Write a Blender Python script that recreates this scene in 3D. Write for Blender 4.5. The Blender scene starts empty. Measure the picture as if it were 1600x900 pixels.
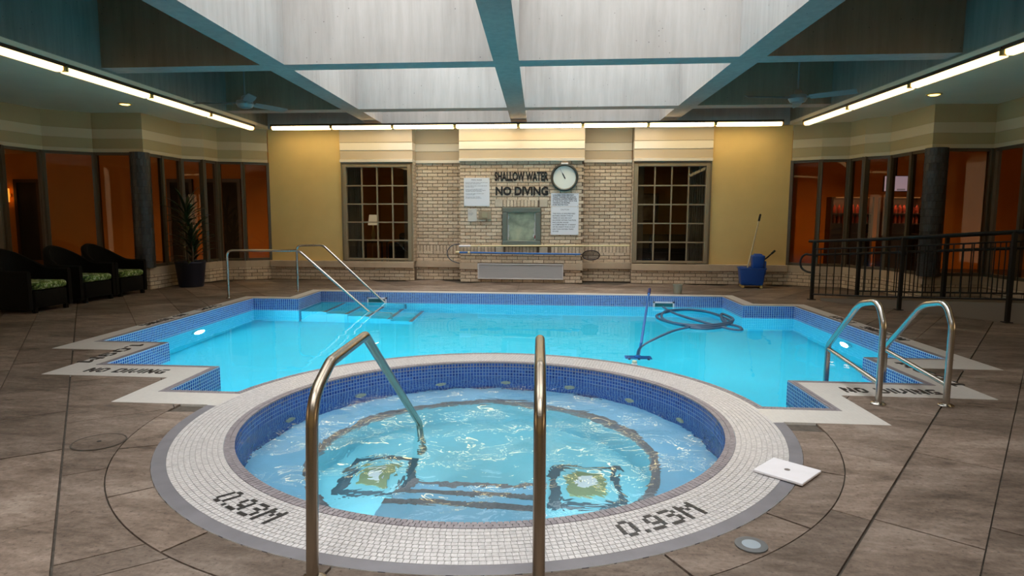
import bpy, bmesh, math, random
from mathutils import Vector, Matrix
from mathutils.geometry import delaunay_2d_cdt
random.seed(7)
S = bpy.context.scene
COL = S.collection
# ---------------------------------------------------------------- camera
M_SL = -0.0455                       # the hall's depth lines lean a little from square to the end wall
ANG = math.atan(-M_SL)               # 2.6 degrees
def W(X, y, z=0.0):
    return Vector((X + M_SL*y, y, z))
fw = Vector((-0.08666, 0.99020, -0.10951)); rr = Vector((0.99615, 0.08757, 0.00356)); uu = Vector((-0.01312, 0.10878, 0.99398))
cd = bpy.data.cameras.new('camera'); cam = bpy.data.objects.new('camera', cd); COL.objects.link(cam)
cam.matrix_world = Matrix(((rr.x, uu.x, -fw.x, 0), (rr.y, uu.y, -fw.y, 0), (rr.z, uu.z, -fw.z, 1.27), (0, 0, 0, 1)))
cd.sensor_width = 36; cd.lens = 36*1000.17/1600; cd.clip_start = .05; cd.clip_end = 200
S.camera = cam
# ---------------------------------------------------------------- view, sky, daylight
S.view_settings.view_transform = 'Standard'; S.view_settings.look = 'None'
S.view_settings.exposure = 0.0; S.view_settings.gamma = 1.0; S.view_settings.use_curve_mapping = False
wd = bpy.data.worlds.new('overcast_sky'); S.world = wd; wd.use_nodes = True
bg = wd.node_tree.nodes['Background']; bg.inputs[0].default_value = (1.0, .955, .91, 1)
SKY = 4.5
SUN = 1.8
TUBE = 14.5
TUBE_SIDE = 2.9
POOLW = 62.0
SPAW = 9.0
LOBBY = 3.6
bg.inputs[1].default_value = SKY
sd = bpy.data.lights.new('hazy_sun', 'SUN'); sd.energy = SUN; sd.angle = math.radians(22); sd.color = (1, .97, .92)
so = bpy.data.objects.new('hazy_sun', sd); COL.objects.link(so); so.rotation_euler = (math.radians(21), 0, 0)      # high behind the camera, towards the end wall
cy = S.cycles
cy.use_denoising = True
cy.max_bounces = 12; cy.diffuse_bounces = 6; cy.glossy_bounces = 6; cy.transmission_bounces = 10; cy.transparent_max_bounces = 12
cy.sample_clamp_indirect = 4.0; cy.caustics_reflective = False; cy.caustics_refractive = True; cy.blur_glossy = 0.5

# ---------------------------------------------------------------- materials
MATS = {}
def _new(name):
    m = bpy.data.materials.new(name); m.use_nodes = True
    nt = m.node_tree; b = nt.nodes['Principled BSDF']
    MATS[name] = m
    return m, nt, b
def N(nt, t, **k):
    n = nt.nodes.new(t)
    for a, v in k.items(): setattr(n, a, v)
    return n
def ramp(nt, stops, fac):
    r = N(nt, 'ShaderNodeValToRGB'); e = r.color_ramp.elements
    while len(e) < len(stops): e.new(.5)
    for i, (p, c) in enumerate(stops):
        e[i].position = p; e[i].color = (c[0], c[1], c[2], 1)
    nt.links.new(fac, r.inputs[0]); return r.outputs[0]
def plain(name, col, rough=.5, metal=0., spec=.5, noise=0., scale=20., bump=0.):
    m, nt, b = _new(name)
    b.inputs['Base Color'].default_value = (*col, 1); b.inputs['Roughness'].default_value = rough
    b.inputs['Metallic'].default_value = metal; b.inputs['Specular IOR Level'].default_value = spec
    if noise or bump:
        tc = N(nt, 'ShaderNodeTexCoord'); nz = N(nt, 'ShaderNodeTexNoise'); nz.inputs['Scale'].default_value = scale; nz.inputs['Detail'].default_value = 4
        nt.links.new(tc.outputs['Object'], nz.inputs['Vector'])
        if noise:
            lo = [c*(1-noise) for c in col]; hi = [min(1, c*(1+noise)) for c in col]
            nt.links.new(ramp(nt, [(.3, lo), (.7, hi)], nz.outputs[0]), b.inputs['Base Color'])
        if bump:
            bp = N(nt, 'ShaderNodeBump'); bp.inputs['Strength'].default_value = bump; bp.inputs['Distance'].default_value = .01
            nt.links.new(nz.outputs[0], bp.inputs['Height']); nt.links.new(bp.outputs[0], b.inputs['Normal'])
    return m
def emit(name, col, s):
    m, nt, b = _new(name)
    b.inputs['Base Color'].default_value = (*col, 1)
    b.inputs['Emission Color'].default_value = (*col, 1); b.inputs['Emission Strength'].default_value = s
    return m
def varied(name, cols, rough=.6, bump=.3, scale=60., spec=.4, bumpd=.004):
    """colour that differs from piece to piece (object and mesh island), with grain"""
    m, nt, b = _new(name)
    oi = N(nt, 'ShaderNodeObjectInfo'); ge = N(nt, 'ShaderNodeNewGeometry')
    ad = N(nt, 'ShaderNodeMath', operation='ADD'); fr = N(nt, 'ShaderNodeMath', operation='FRACT')
    nt.links.new(oi.outputs['Random'], ad.inputs[0]); nt.links.new(ge.outputs['Random Per Island'], ad.inputs[1]); nt.links.new(ad.outputs[0], fr.inputs[0])
    n = len(cols); c1 = ramp(nt, [(i/max(1, n-1), c) for i, c in enumerate(cols)], fr.outputs[0])
    tc = N(nt, 'ShaderNodeTexCoord'); nz = N(nt, 'ShaderNodeTexNoise'); nz.inputs['Scale'].default_value = scale; nz.inputs['Detail'].default_value = 5
    nt.links.new(ge.outputs['Position'], nz.inputs['Vector'])
    c2 = ramp(nt, [(.25, (.72, .72, .72)), (.7, (1.12, 1.12, 1.12))], nz.outputs[0])
    mx = N(nt, 'ShaderNodeMix', data_type='RGBA', blend_type='MULTIPLY'); mx.inputs[0].default_value = 1
    nt.links.new(c1, mx.inputs[6]); nt.links.new(c2, mx.inputs[7]); nt.links.new(mx.outputs[2], b.inputs['Base Color'])
    b.inputs['Roughness'].default_value = rough; b.inputs['Specular IOR Level'].default_value = spec
    if bump:
        bp = N(nt, 'ShaderNodeBump'); bp.inputs['Strength'].default_value = bump; bp.inputs['Distance'].default_value = bumpd
        nt.links.new(nz.outputs[0], bp.inputs['Height']); nt.links.new(bp.outputs[0], b.inputs['Normal'])
    return m
def concrete(name, lo, hi, streak=True):
    m, nt, b = _new(name)
    tc = N(nt, 'ShaderNodeNewGeometry'); mp = N(nt, 'ShaderNodeMapping'); mp.inputs['Scale'].default_value = (5, 5, .45)
    nt.links.new(tc.outputs['Position'], mp.inputs['Vector'])
    n1 = N(nt, 'ShaderNodeTexNoise'); n1.inputs['Scale'].default_value = 2.2; n1.inputs['Detail'].default_value = 8; n1.inputs['Roughness'].default_value = .65
    nt.links.new(mp.outputs[0], n1.inputs['Vector'])
    n2 = N(nt, 'ShaderNodeTexNoise'); n2.inputs['Scale'].default_value = .9; n2.inputs['Detail'].default_value = 5
    nt.links.new(tc.outputs['Position'], n2.inputs['Vector'])
    ad = N(nt, 'ShaderNodeMix'); ad.inputs[0].default_value = .45
    nt.links.new(n1.outputs[0], ad.inputs[2]); nt.links.new(n2.outputs[0], ad.inputs[3])
    c = ramp(nt, [(.36, lo), (.62, hi)], ad.outputs[0])
    # pin holes
    vo = N(nt, 'ShaderNodeTexVoronoi'); vo.inputs['Scale'].default_value = 9
    nt.links.new(tc.outputs['Position'], vo.inputs['Vector'])
    ph = ramp(nt, [(.0, (.35, .35, .35)), (.055, (.5, .5, .5)), (.075, (1, 1, 1))], vo.outputs['Distance'])
    mx = N(nt, 'ShaderNodeMix', data_type='RGBA', blend_type='MULTIPLY'); mx.inputs[0].default_value = .8
    nt.links.new(c, mx.inputs[6]); nt.links.new(ph, mx.inputs[7]); nt.links.new(mx.outputs[2], b.inputs['Base Color'])
    b.inputs['Roughness'].default_value = .85; b.inputs['Specular IOR Level'].default_value = .2
    bp = N(nt, 'ShaderNodeBump'); bp.inputs['Strength'].default_value = .25; bp.inputs['Distance'].default_value = .01
    nt.links.new(n1.outputs[0], bp.inputs['Height']); nt.links.new(bp.outputs[0], b.inputs['Normal'])
    return m
def stone(name):
    """stamped, stained deck concrete"""
    m, nt, b = _new(name)
    ge = N(nt, 'ShaderNodeNewGeometry'); oi = N(nt, 'ShaderNodeObjectInfo')
    mp = N(nt, 'ShaderNodeMapping'); mp.inputs['Rotation'].default_value = (0, 0, .7); mp.inputs['Scale'].default_value = (1.0, 2.4, 1)
    nt.links.new(ge.outputs['Position'], mp.inputs['Vector'])
    n1 = N(nt, 'ShaderNodeTexNoise'); n1.inputs['Scale'].default_value = 1.5; n1.inputs['Detail'].default_value = 8; n1.inputs['Roughness'].default_value = .62; n1.inputs['Distortion'].default_value = .6
    n2 = N(nt, 'ShaderNodeTexNoise'); n2.inputs['Scale'].default_value = 9; n2.inputs['Detail'].default_value = 8; n2.inputs['Roughness'].default_value = .7
    n3 = N(nt, 'ShaderNodeTexNoise'); n3.inputs['Scale'].default_value = 48; n3.inputs['Detail'].default_value = 6; n3.inputs['Roughness'].default_value = .7
    for n in (n1, n2): nt.links.new(mp.outputs[0], n.inputs['Vector'])
    nt.links.new(ge.outputs['Position'], n3.inputs['Vector'])
    a1 = N(nt, 'ShaderNodeMix'); a1.inputs[0].default_value = .4
    nt.links.new(n1.outputs[0], a1.inputs[2]); nt.links.new(n2.outputs[0], a1.inputs[3])
    c = ramp(nt, [(.36, (.060, .043, .033)), (.44, (.122, .090, .070)), (.52, (.176, .134, .108)), (.60, (.24, .192, .160))], a1.outputs[0])
    hs = N(nt, 'ShaderNodeHueSaturation'); mr = N(nt, 'ShaderNodeMapRange'); mr.inputs[3].default_value = .74; mr.inputs[4].default_value = 1.2
    nt.links.new(oi.outputs['Random'], mr.inputs[0]); nt.links.new(mr.outputs[0], hs.inputs['Value']); nt.links.new(c, hs.inputs['Color'])
    sp = ramp(nt, [(.34, (.35, .32, .30)), (.42, (.9, .88, .87)), (.55, (1, 1, 1)), (.68, (1.35, 1.3, 1.28))], n3.outputs[0])
    mx = N(nt, 'ShaderNodeMix', data_type='RGBA', blend_type='MULTIPLY'); mx.inputs[0].default_value = .85
    nt.links.new(hs.outputs[0], mx.inputs[6]); nt.links.new(sp, mx.inputs[7]); nt.links.new(mx.outputs[2], b.inputs['Base Color'])
    b.inputs['Roughness'].default_value = .62; b.inputs['Specular IOR Level'].default_value = .3
    ah = N(nt, 'ShaderNodeMath', operation='ADD'); nt.links.new(n2.outputs[0], ah.inputs[0])
    s3 = N(nt, 'ShaderNodeMath', operation='MULTIPLY'); s3.inputs[1].default_value = .25; nt.links.new(n3.outputs[0], s3.inputs[0]); nt.links.new(s3.outputs[0], ah.inputs[1])
    bp = N(nt, 'ShaderNodeBump'); bp.inputs['Strength'].default_value = .55; bp.inputs['Distance'].default_value = .018
    nt.links.new(ah.outputs[0], bp.inputs['Height']); nt.links.new(bp.outputs[0], b.inputs['Normal'])
    return m
def gridtile(name, col, grout, pitch, rough=.3):
    """small square tiles, seen too small to pick apart: grid in plan"""
    m, nt, b = _new(name)
    ge = N(nt, 'ShaderNodeNewGeometry'); br = N(nt, 'ShaderNodeTexBrick'); br.offset = 0
    nt.links.new(ge.outputs['Position'], br.inputs['Vector'])
    br.inputs['Scale'].default_value = 1; br.inputs['Brick Width'].default_value = pitch; br.inputs['Row Height'].default_value = pitch
    br.inputs['Mortar Size'].default_value = pitch*.055; br.inputs['Color1'].default_value = (*col, 1)
    br.inputs['Color2'].default_value = (col[0]*.93, col[1]*.93, col[2]*.94, 1); br.inputs['Mortar'].default_value = (*grout, 1)
    nt.links.new(br.outputs[0], b.inputs['Base Color']); b.inputs['Roughness'].default_value = rough
    bp = N(nt, 'ShaderNodeBump', invert=True); bp.inputs['Strength'].default_value = .3; bp.inputs['Distance'].default_value = .002
    nt.links.new(br.outputs[1], bp.inputs['Height']); nt.links.new(bp.outputs[0], b.inputs['Normal'])
    return m
def water(name, tint, refl_ior, scale, strength, dist, stretch=(1, 1, 1), detail=2.):
    m, nt, b = _new(name); nt.nodes.remove(b); out = nt.nodes['Material Output']
    ge = N(nt, 'ShaderNodeNewGeometry'); mp = N(nt, 'ShaderNodeMapping'); mp.inputs['Scale'].default_value = stretch
    nz = N(nt, 'ShaderNodeTexNoise'); nz.inputs['Scale'].default_value = scale; nz.inputs['Detail'].default_value = detail; nz.inputs['Distortion'].default_value = .8
    nt.links.new(ge.outputs['Position'], mp.inputs['Vector']); nt.links.new(mp.outputs[0], nz.inputs['Vector'])
    bp = N(nt, 'ShaderNodeBump'); bp.inputs['Strength'].default_value = strength; bp.inputs['Distance'].default_value = dist
    nt.links.new(nz.outputs[0], bp.inputs['Height'])
    rf = N(nt, 'ShaderNodeBsdfRefraction'); rf.inputs['IOR'].default_value = 1.33; rf.inputs['Roughness'].default_value = 0; rf.inputs['Color'].default_value = (*tint, 1)
    gl = N(nt, 'ShaderNodeBsdfGlossy'); gl.inputs['Roughness'].default_value = .0
    fr = N(nt, 'ShaderNodeFresnel'); fr.inputs['IOR'].default_value = refl_ior
    mx = N(nt, 'ShaderNodeMixShader')
    for n in (rf, gl, fr): nt.links.new(bp.outputs[0], n.inputs['Normal'])
    nt.links.new(fr.outputs[0], mx.inputs[0]); nt.links.new(rf.outputs[0], mx.inputs[1]); nt.links.new(gl.outputs[0], mx.inputs[2])
    nt.links.new(mx.outputs[0], out.inputs['Surface'])
    return m
def glass(name, tint, refl=1.45):
    m, nt, b = _new(name); nt.nodes.remove(b); out = nt.nodes['Material Output']
    tr = N(nt, 'ShaderNodeBsdfTransparent'); tr.inputs[0].default_value = (*tint, 1)
    gl = N(nt, 'ShaderNodeBsdfGlossy'); gl.inputs['Roughness'].default_value = .01
    lw = N(nt, 'ShaderNodeLayerWeight'); lw.inputs[0].default_value = .5
    pw = N(nt, 'ShaderNodeMath', operation='POWER'); pw.inputs[1].default_value = 5; nt.links.new(lw.outputs['Facing'], pw.inputs[0])
    fr = N(nt, 'ShaderNodeMath', operation='MULTIPLY_ADD'); fr.inputs[1].default_value = .8; fr.inputs[2].default_value = ((refl-1)/(refl+1))**2; nt.links.new(pw.outputs[0], fr.inputs[0])
    mx = N(nt, 'ShaderNodeMixShader')
    nt.links.new(fr.outputs[0], mx.inputs[0]); nt.links.new(tr.outputs[0], mx.inputs[1]); nt.links.new(gl.outputs[0], mx.inputs[2])
    nt.links.new(mx.outputs[0], out.inputs['Surface'])
    return m
def brushed(name, col, rough):
    m, nt, b = _new(name)
    b.inputs['Base Color'].default_value = (*col, 1); b.inputs['Metallic'].default_value = 1; b.inputs['Roughness'].default_value = rough
    return m

CONC = concrete('board_marked_concrete', (.385, .362, .345), (.50, .478, .462))
CONC_D = concrete('unlit_coffer_concrete', (.22, .165, .11), (.31, .235, .165))  # same concrete with the shade of the unlit side coffers put into its colour
CONC_E = concrete('unlit_edge_concrete', (.17, .165, .14), (.25, .24, .205))  # outer coffer walls, their dimness likewise put into the colour
CONC_U = concrete('shaded_beam_soffit', (.31, .25, .225), (.41, .33, .295))  # bare concrete, darkened and reddened in colour to balance the cyan pool light
STONE = stone('stamped_deck_stone')
GROUT = plain('deck_joint', (.075, .062, .05), .9, noise=.3, scale=30)
BRICK = varied('buff_brick', [(.54, .42, .30), (.70, .565, .425), (.62, .49, .36), (.76, .63, .48), (.56, .43, .31)], .85, .5, 45)
MORTAR = plain('brick_mortar', (.17, .125, .09), .95, noise=.2, scale=40)
CAP = plain('sandstone_cap', (.52, .41, .30), .75, noise=.08, scale=6)
STONEB = plain('pale_stone_block', (.55, .47, .37), .8, noise=.08, scale=14)
BEIGE = plain('beige_paint', (.80, .575, .235), .6, noise=.03, scale=3)
BAND_B = plain('beige_band_paint', (.56, .47, .355), .6, noise=.02, scale=3)
BAND_B_DIM = plain('beige_band_in_shade', (.43, .345, .19), .6, noise=.02, scale=3)  # beige band paint with the dimmer side aisle's shade put into its colour
BAND_W_DIM = plain('cream_band_in_shade', (.60, .51, .35), .55)  # same cream paint, darkened in colour for the dim aisle light
BAND_W = plain('cream_band_paint', (.76, .71, .63), .55)
CEIL = plain('aisle_ceiling_paint', (.88, .74, .54), .6, noise=.03, scale=2)
MULL = plain('bronze_mullion', (.085, .065, .042), .45)
WFRAME = plain('taupe_window_frame', (.27, .215, .14), .5)
GLASS = glass('tinted_window_glass', (.72, .62, .48), 1.30)
GLASSB = glass('clear_window_glass', (.80, .80, .78), 1.5)
SKYGL = glass('skylight_glass', (.93, .95, .96), 1.3)
HOUS = plain('dark_fixture_metal', (.03, .026, .02), .5)
BRACK = plain('brass_bracket', (.62, .44, .14), .45, .2)
LAMPM = emit('fluorescent_diffuser', (1.0, .73, .34), TUBE)
LAMPS = emit('fluorescent_diffuser_aisle', (1.0, .73, .34), TUBE_SIDE)
WTILE = varied('white_mosaic_tile', [(.50, .485, .495), (.58, .56, .565), (.54, .52, .53)], .28, 0, spec=.5)
WGRID = gridtile('white_mosaic_sheet', (.56, .54, .515), (.50, .47, .45), .0262)
GTILE = varied('grey_mosaic_tile', [(.21, .19, .215), (.29, .265, .29), (.25, .225, .25)], .35, 0)
GGROUT = plain('mosaic_grout', (.30, .29, .31), .9)
WGROUT = plain('pale_mosaic_grout', (.36, .35, .36), .9)
BORDER = plain('grey_epoxy_border', (.16, .155, .175), .45, noise=.12, scale=8)
BTILE = varied('cobalt_mosaic_tile', [(.010, .045, .24), (.018, .075, .36), (.03, .12, .46), (.012, .055, .30)], .18, 0, spec=.6)
BGROUT = plain('light_blue_grout', (.42, .54, .70), .8)
KTILE = plain('black_mosaic_tile', (.018, .018, .02), .35)
LINING = plain('pool_plaster', (.055, .62, .80), .7, noise=.04, scale=1.2)
SPALIN = plain('spa_plaster', (.31, .60, .84), .7, noise=.05, scale=3)
SPAFLOOR = plain('spa_floor_plaster', (.24, .60, .72), .7, noise=.06, scale=3)
STEEL = brushed('worn_stainless_steel', (.36, .31, .25), .27)
STEEL2 = brushed('bright_stainless_steel', (.48, .46, .43), .24)
POOLWATER = water('pool_water', (.78, .97, 1.0), 1.17, 1.6, .06, .05, (1, 1, 1))
SPAWATER = water('spa_water', (.86, .98, 1.0), 1.26, 4.5, .22, .045, (1, 1, 1), 3.)
CHROME = brushed('chrome', (.75, .75, .75), .12)
BLKMET = plain('black_iron', (.006, .0055, .005), .55, spec=.3)
WICK = plain('dark_wicker', (.004, .0038, .0032), .85, spec=.15, noise=.5, scale=90, bump=.6)
m, nt, b = _new('green_leaf_fabric'); GREENF = m
tc = N(nt, 'ShaderNodeTexCoord'); nz = N(nt, 'ShaderNodeTexNoise'); nz.inputs['Scale'].default_value = 14; nz.inputs['Detail'].default_value = 2; nz.inputs['Distortion'].default_value = 1.5
nt.links.new(tc.outputs['Object'], nz.inputs['Vector']); b.inputs['Roughness'].default_value = .85
nt.links.new(ramp(nt, [(.38, (.02, .05, .01)), (.47, (.09, .16, .025)), (.56, (.17, .25, .06)), (.64, (.50, .55, .42))], nz.outputs[0]), b.inputs['Base Color'])
BLUEP = plain('blue_plastic', (.008, .07, .36), .38)
WHITEP = plain('white_plastic', (.74, .73, .78), .35, noise=.03, scale=12)
SIGNW = plain('sign_white', (.76, .79, .86), .4)
INK = plain('sign_ink', (.03, .035, .06), .6)
INKL = plain('sign_ink_soft', (.20, .22, .27), .6)
LETTER = plain('black_lettering', (.012, .01, .01), .5)
PANEL = plain('enamel_grey', (.62, .61, .62), .4)
NICHE = plain('grey_green_metal', (.16, .18, .155), .4, .3)
FANW = plain('fan_metal', (.22, .25, .25), .4)
AMBER = plain('amber_lobby_wall', (.55, .19, .012), .7, noise=.08, scale=1.5)
LOBFL = plain('lobby_carpet', (.10, .05, .025), .9)
DARK = plain('dark_doorway', (.008, .006, .005), .8)
WOOD = plain('dark_wood', (.06, .03, .015), .45)
LEAF = varied('dracaena_leaf', [(.010, .028, .010), (.018, .045, .014), (.012, .03, .012)], .45, 0)
POT = plain('navy_planter', (.012, .016, .035), .45)
COLT = varied('slate_mosaic', [(.022, .024, .027), (.05, .052, .055), (.033, .035, .04)], .4, .3, 30)

# ---------------------------------------------------------------- mesh helpers
class MB:
    def __init__(s): s.v = []; s.f = []
    def add(s, vs, fs):
        o = len(s.v); s.v += [tuple(p) for p in vs]; s.f += [tuple(i+o for i in f) for f in fs]; return s
    def box(s, x0, x1, y0, y1, z0, z1, mp=None):
        vs = [(x, y, z) for z in (z0, z1) for y in (y0, y1) for x in (x0, x1)]
        if mp: vs = [mp(*p) for p in vs]
        return s.add(vs, [(0, 2, 3, 1), (4, 5, 7, 6), (0, 1, 5, 4), (2, 6, 7, 3), (0, 4, 6, 2), (1, 3, 7, 5)])
    def bbox(s, x0, x1, y0, y1, z0, z1, b=.01, mp=None):
        """box with chamfered edges"""
        b = min(b, (x1-x0)*.49, (y1-y0)*.49, (z1-z0)*.49)
        bm = bmesh.new(); bmesh.ops.create_cube(bm, size=1)
        for v in bm.verts: v.co = Vector((x0 if v.co.x < 0 else x1, y0 if v.co.y < 0 else y1, z0 if v.co.z < 0 else z1))
        bmesh.ops.bevel(bm, geom=bm.edges[:], offset=b, segments=2, affect='EDGES', profile=.5)
        vs = [tuple(v.co) for v in bm.verts]; bm.verts.index_update()
        fs = [tuple(v.index for v in f.verts) for f in bm.faces]; bm.free()
        if mp: vs = [mp(*p) for p in vs]
        return s.add(vs, fs)
    def tube(s, path, r, n=10, caps=True, closed=False):
        P = [Vector(p) for p in path]; m = len(P); rs = r if isinstance(r, (list, tuple)) else [r]*m
        rings = []; up = None
        for i, p in enumerate(P):
            if closed: t = P[(i+1) % m]-P[i-1]
            else: t = P[min(i+1, m-1)]-P[max(i-1, 0)]
            t.normalize()
            if up is None:
                up = Vector((0, 0, 1)) if abs(t.z) < .9 else Vector((1, 0, 0))
            a = t.cross(up)
            if a.length < 1e-4: a = t.cross(Vector((0, 1, 0)))
            a.normalize(); up = a.cross(t)
            rings.append([p+rs[i]*(a*math.cos(2*math.pi*k/n)+up*math.sin(2*math.pi*k/n)) for k in range(n)])
        vs = [q for rg in rings for q in rg]; fs = []
        for i in range(m if closed else m-1):
            j = (i+1) % m
            for k in range(n):
                l = (k+1) % n; fs.append((i*n+k, i*n+l, j*n+l, j*n+k))
        if caps and not closed: fs += [tuple(range(n))[::-1], tuple((m-1)*n+k for k in range(n))]
        return s.add(vs, fs)
    def lathe(s, prof, n=24, c=(0, 0, 0), mp=None):
        vs = [(c[0]+r*math.cos(2*math.pi*k/n), c[1]+r*math.sin(2*math.pi*k/n), c[2]+z) for r, z in prof for k in range(n)]
        if mp: vs = [mp(*p) for p in vs]
        fs = [(i*n+k, i*n+(k+1) % n, (i+1)*n+(k+1) % n, (i+1)*n+k) for i in range(len(prof)-1) for k in range(n)]
        if prof[0][0] > 1e-4: fs.append(tuple(range(n))[::-1])
        if prof[-1][0] > 1e-4: fs.append(tuple((len(prof)-1)*n+k for k in range(n)))
        return s.add(vs, fs)
    def mesh(s, name, smooth=False):
        me = bpy.data.meshes.new(name); me.from_pydata(s.v, [], s.f); me.update()
        if smooth:
            me.polygons.foreach_set('use_smooth', [True]*len(me.polygons))
            me.set_sharp_from_angle(angle=math.radians(40))
        return me
    def build(s, name, mat, parent=None, smooth=False, loc=None, rz=0, **props):
        return link(name, s.mesh(name, smooth), mat, parent, loc, rz, **props)
def link(name, me, mat, parent=None, loc=None, rz=0, **props):
    if mat and not me.materials: me.materials.append(mat)
    o = bpy.data.objects.new(name, me); COL.objects.link(o)
    if parent: o.parent = parent
    if loc is not None: o.location = loc
    o.rotation_euler.z = rz
    for k, v in props.items(): o[k] = v
    return o
def thing(name, label, cat, loc=(0, 0, 0), rz=0, group=None):
    o = bpy.data.objects.new(name, None); COL.objects.link(o); o.location = loc; o.rotation_euler.z = rz
    o.empty_display_size = .1
    o['label'] = label; o['category'] = cat
    if group: o['group'] = group
    return o
def root(name, **props):
    o = bpy.data.objects.new(name, None); COL.objects.link(o); o.empty_display_size = .1
    for k, v in props.items(): o[k] = v
    return o
def tag(o, label, cat, group=None, kind=None):
    o['label'] = label; o['category'] = cat
    if group: o['group'] = group
    if kind: o['kind'] = kind
    return o
def copy_tree(o, parent=None):
    c = o.copy(); COL.objects.link(c); c.parent = parent
    for ch in o.children: copy_tree(ch, c)
    return c
def fillet(pts, r, n=6):
    P = [Vector(p) for p in pts]; out = [P[0]]
    for i in range(1, len(P)-1):
        a, b, c = P[i-1], P[i], P[i+1]; u = (a-b); v = (c-b); R = r[i-1] if isinstance(r, (list, tuple)) else r
        ang = u.angle(v); d = min(R/math.tan(ang/2), u.length*.49, v.length*.49)
        p0 = b+u.normalized()*d; p1 = b+v.normalized()*d
        for k in range(n+1):
            t = k/n; out.append(p0*(1-t)**2+b*2*t*(1-t)+p1*t*t)
    out.append(P[-1]); return out
def WB(x, y, z): return tuple(W(x, y, z))          # plan -> world, for MB.box(..., mp=WB)
def text(name, s, size, loc, mat, parent=None, rot=(math.pi/2, 0, 0), width=None, align='LEFT', ext=.002, bold=0., height=None, spacing=1., line=1.0):
    c = bpy.data.curves.new(name, 'FONT'); c.body = s; c.size = size; c.extrude = ext; c.align_x = align; c.offset = bold
    c.space_character = spacing; c.space_line = line; c.resolution_u = 3
    o = bpy.data.objects.new(name, c); COL.objects.link(o); c.materials.append(mat)
    o.rotation_euler = rot; o.location = loc
    if parent: o.parent = parent
    # turn the lettering into a plain mesh, fitted to its width and height
    bpy.context.view_layer.update()
    me = bpy.data.meshes.new_from_object(o.evaluated_get(bpy.context.evaluated_depsgraph_get()))
    xs = [v.co.x for v in me.vertices]; ys = [v.co.y for v in me.vertices]
    sx = width/max(max(xs)-min(xs), 1e-6) if width else 1
    sy = height/max(max(ys)-min(ys), 1e-6) if height else sx
    for v in me.vertices: v.co.x *= sx; v.co.y *= sy
    bpy.data.objects.remove(o); bpy.data.curves.remove(c)
    o = link(name, me, mat, parent, loc); o.rotation_euler = rot
    return o

# ================================================================ plan outlines (X de-slanted, y)
CX = -0.372
SC = Vector((-0.53, 4.01))                     # spa centre in world x, y
R_IN, R_GI, R_WO, R_BO = 1.49, 1.545, 1.82, 1.888
Z_W, Z_S = -0.17, -0.12                        # water levels
FLOOR_P = -1.25
def wp(hx, y, s): p = W(CX+s*hx, y); return (p.x, p.y)
def on_circle(y, r, s):
    return (SC.x+s*math.sqrt(max(0, r*r-(y-SC.y)**2)), y)
def arc(r, a0, a1, n):
    return [(SC.x+r*math.cos(a0+(a1-a0)*k/n), SC.y+r*math.sin(a0+(a1-a0)*k/n)) for k in range(n+1)]
def angof(p): return math.atan2(p[1]-SC.y, p[0]-SC.x)
def pool_outline(e=0.0):
    """inner edge of the pool; e pushes it outward (into the coping)"""
    L = [(2.34+e, 4.36-e), (2.34+e, 5.11-e), (3.37+e, 5.11-e), (3.37+e, 6.06-e), (4.085+e, 6.06-e), (4.085+e, 9.53+e), (3.36+e, 9.53+e), (3.36+e, 10.58+e)]
    pl = [wp(h, y, -1) for h, y in L]; pr = [wp(h, y, 1) for h, y in L][::-1]
    r = R_BO-e
    a = on_circle(4.36-e, r, -1); b = on_circle(4.36-e, r, 1)
    ar = arc(r, angof(b), angof(a), 40)
    return [a]+pl+pr+ar[:-1]
def deck_outline(r=R_BO):
    L = [(2.56, 4.03), (2.56, 4.70), (3.63, 4.70), (3.63, 5.65), (4.31, 5.65), (4.31, 9.76), (3.58, 9.76), (3.58, 10.80)]
    pl = [wp(h, y, -1) for h, y in L]; pr = [wp(h, y, 1) for h, y in L][::-1]
    a = on_circle(4.03, r, -1); b = on_circle(4.03, r, 1)
    a0 = angof(a); a0 = a0 if a0 < 0 else a0-2*math.pi
    b0 = angof(b); b0 = b0 if b0 < 0 else b0
    ar = arc(r, b0, a0, 72)          # clockwise under the spa
    return [a]+pl+pr+ar[:-1]
def inside(p, poly):
    x, y = p; c = False; j = len(poly)-1
    for i in range(len(poly)):
        xi, yi = poly[i]; xj, yj = poly[j]
        if (yi > y) != (yj > y) and x < (xj-xi)*(y-yi)/(yj-yi)+xi: c = not c
        j = i
    return c
def cdt_faces(loops, keep):
    vs = []; es = []
    for lp in loops:
        o = len(vs); n = len(lp); vs += [Vector(p) for p in lp]; es += [(o+i, o+(i+1) % n) for i in range(n)]
    v, e, f, *_ = delaunay_2d_cdt(vs, es, [], 0, 1e-5)
    out = []
    for t in f:
        c = sum((v[i] for i in t), Vector((0, 0)))/len(t)
        if keep((c.x, c.y)): out.append(tuple(t))
    return v, out
def slab_mesh(loops, keep, z1, z0, name, skirt=True, mp=None):
    v, f = cdt_faces(loops, keep)
    if not f: return None
    bm = bmesh.new(); bv = {}
    for t in f:
        for i in t:
            if i not in bv: bv[i] = bm.verts.new((v[i].x, v[i].y, z1))
        bm.faces.new([bv[i] for i in t])
    bmesh.ops.recalc_face_normals(bm, faces=bm.faces[:])
    if sum(fc.normal.z for fc in bm.faces) < 0: bmesh.ops.reverse_faces(bm, faces=bm.faces[:])
    if skirt:
        be = [e for e in bm.edges if e.is_boundary]
        r = bmesh.ops.extrude_edge_only(bm, edges=be)
        for g in r['geom']:
            if isinstance(g, bmesh.types.BMVert): g.co.z = z0
    bmesh.ops.dissolve_limit(bm, angle_limit=.01, verts=bm.verts[:], edges=bm.edges[:])
    bmesh.ops.recalc_face_normals(bm, faces=bm.faces[:])
    me = bpy.data.meshes.new(name); bm.to_mesh(me); bm.free(); return me

POOL = pool_outline(); DECK = deck_outline(); DECK2 = deck_outline(2.085)

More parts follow.
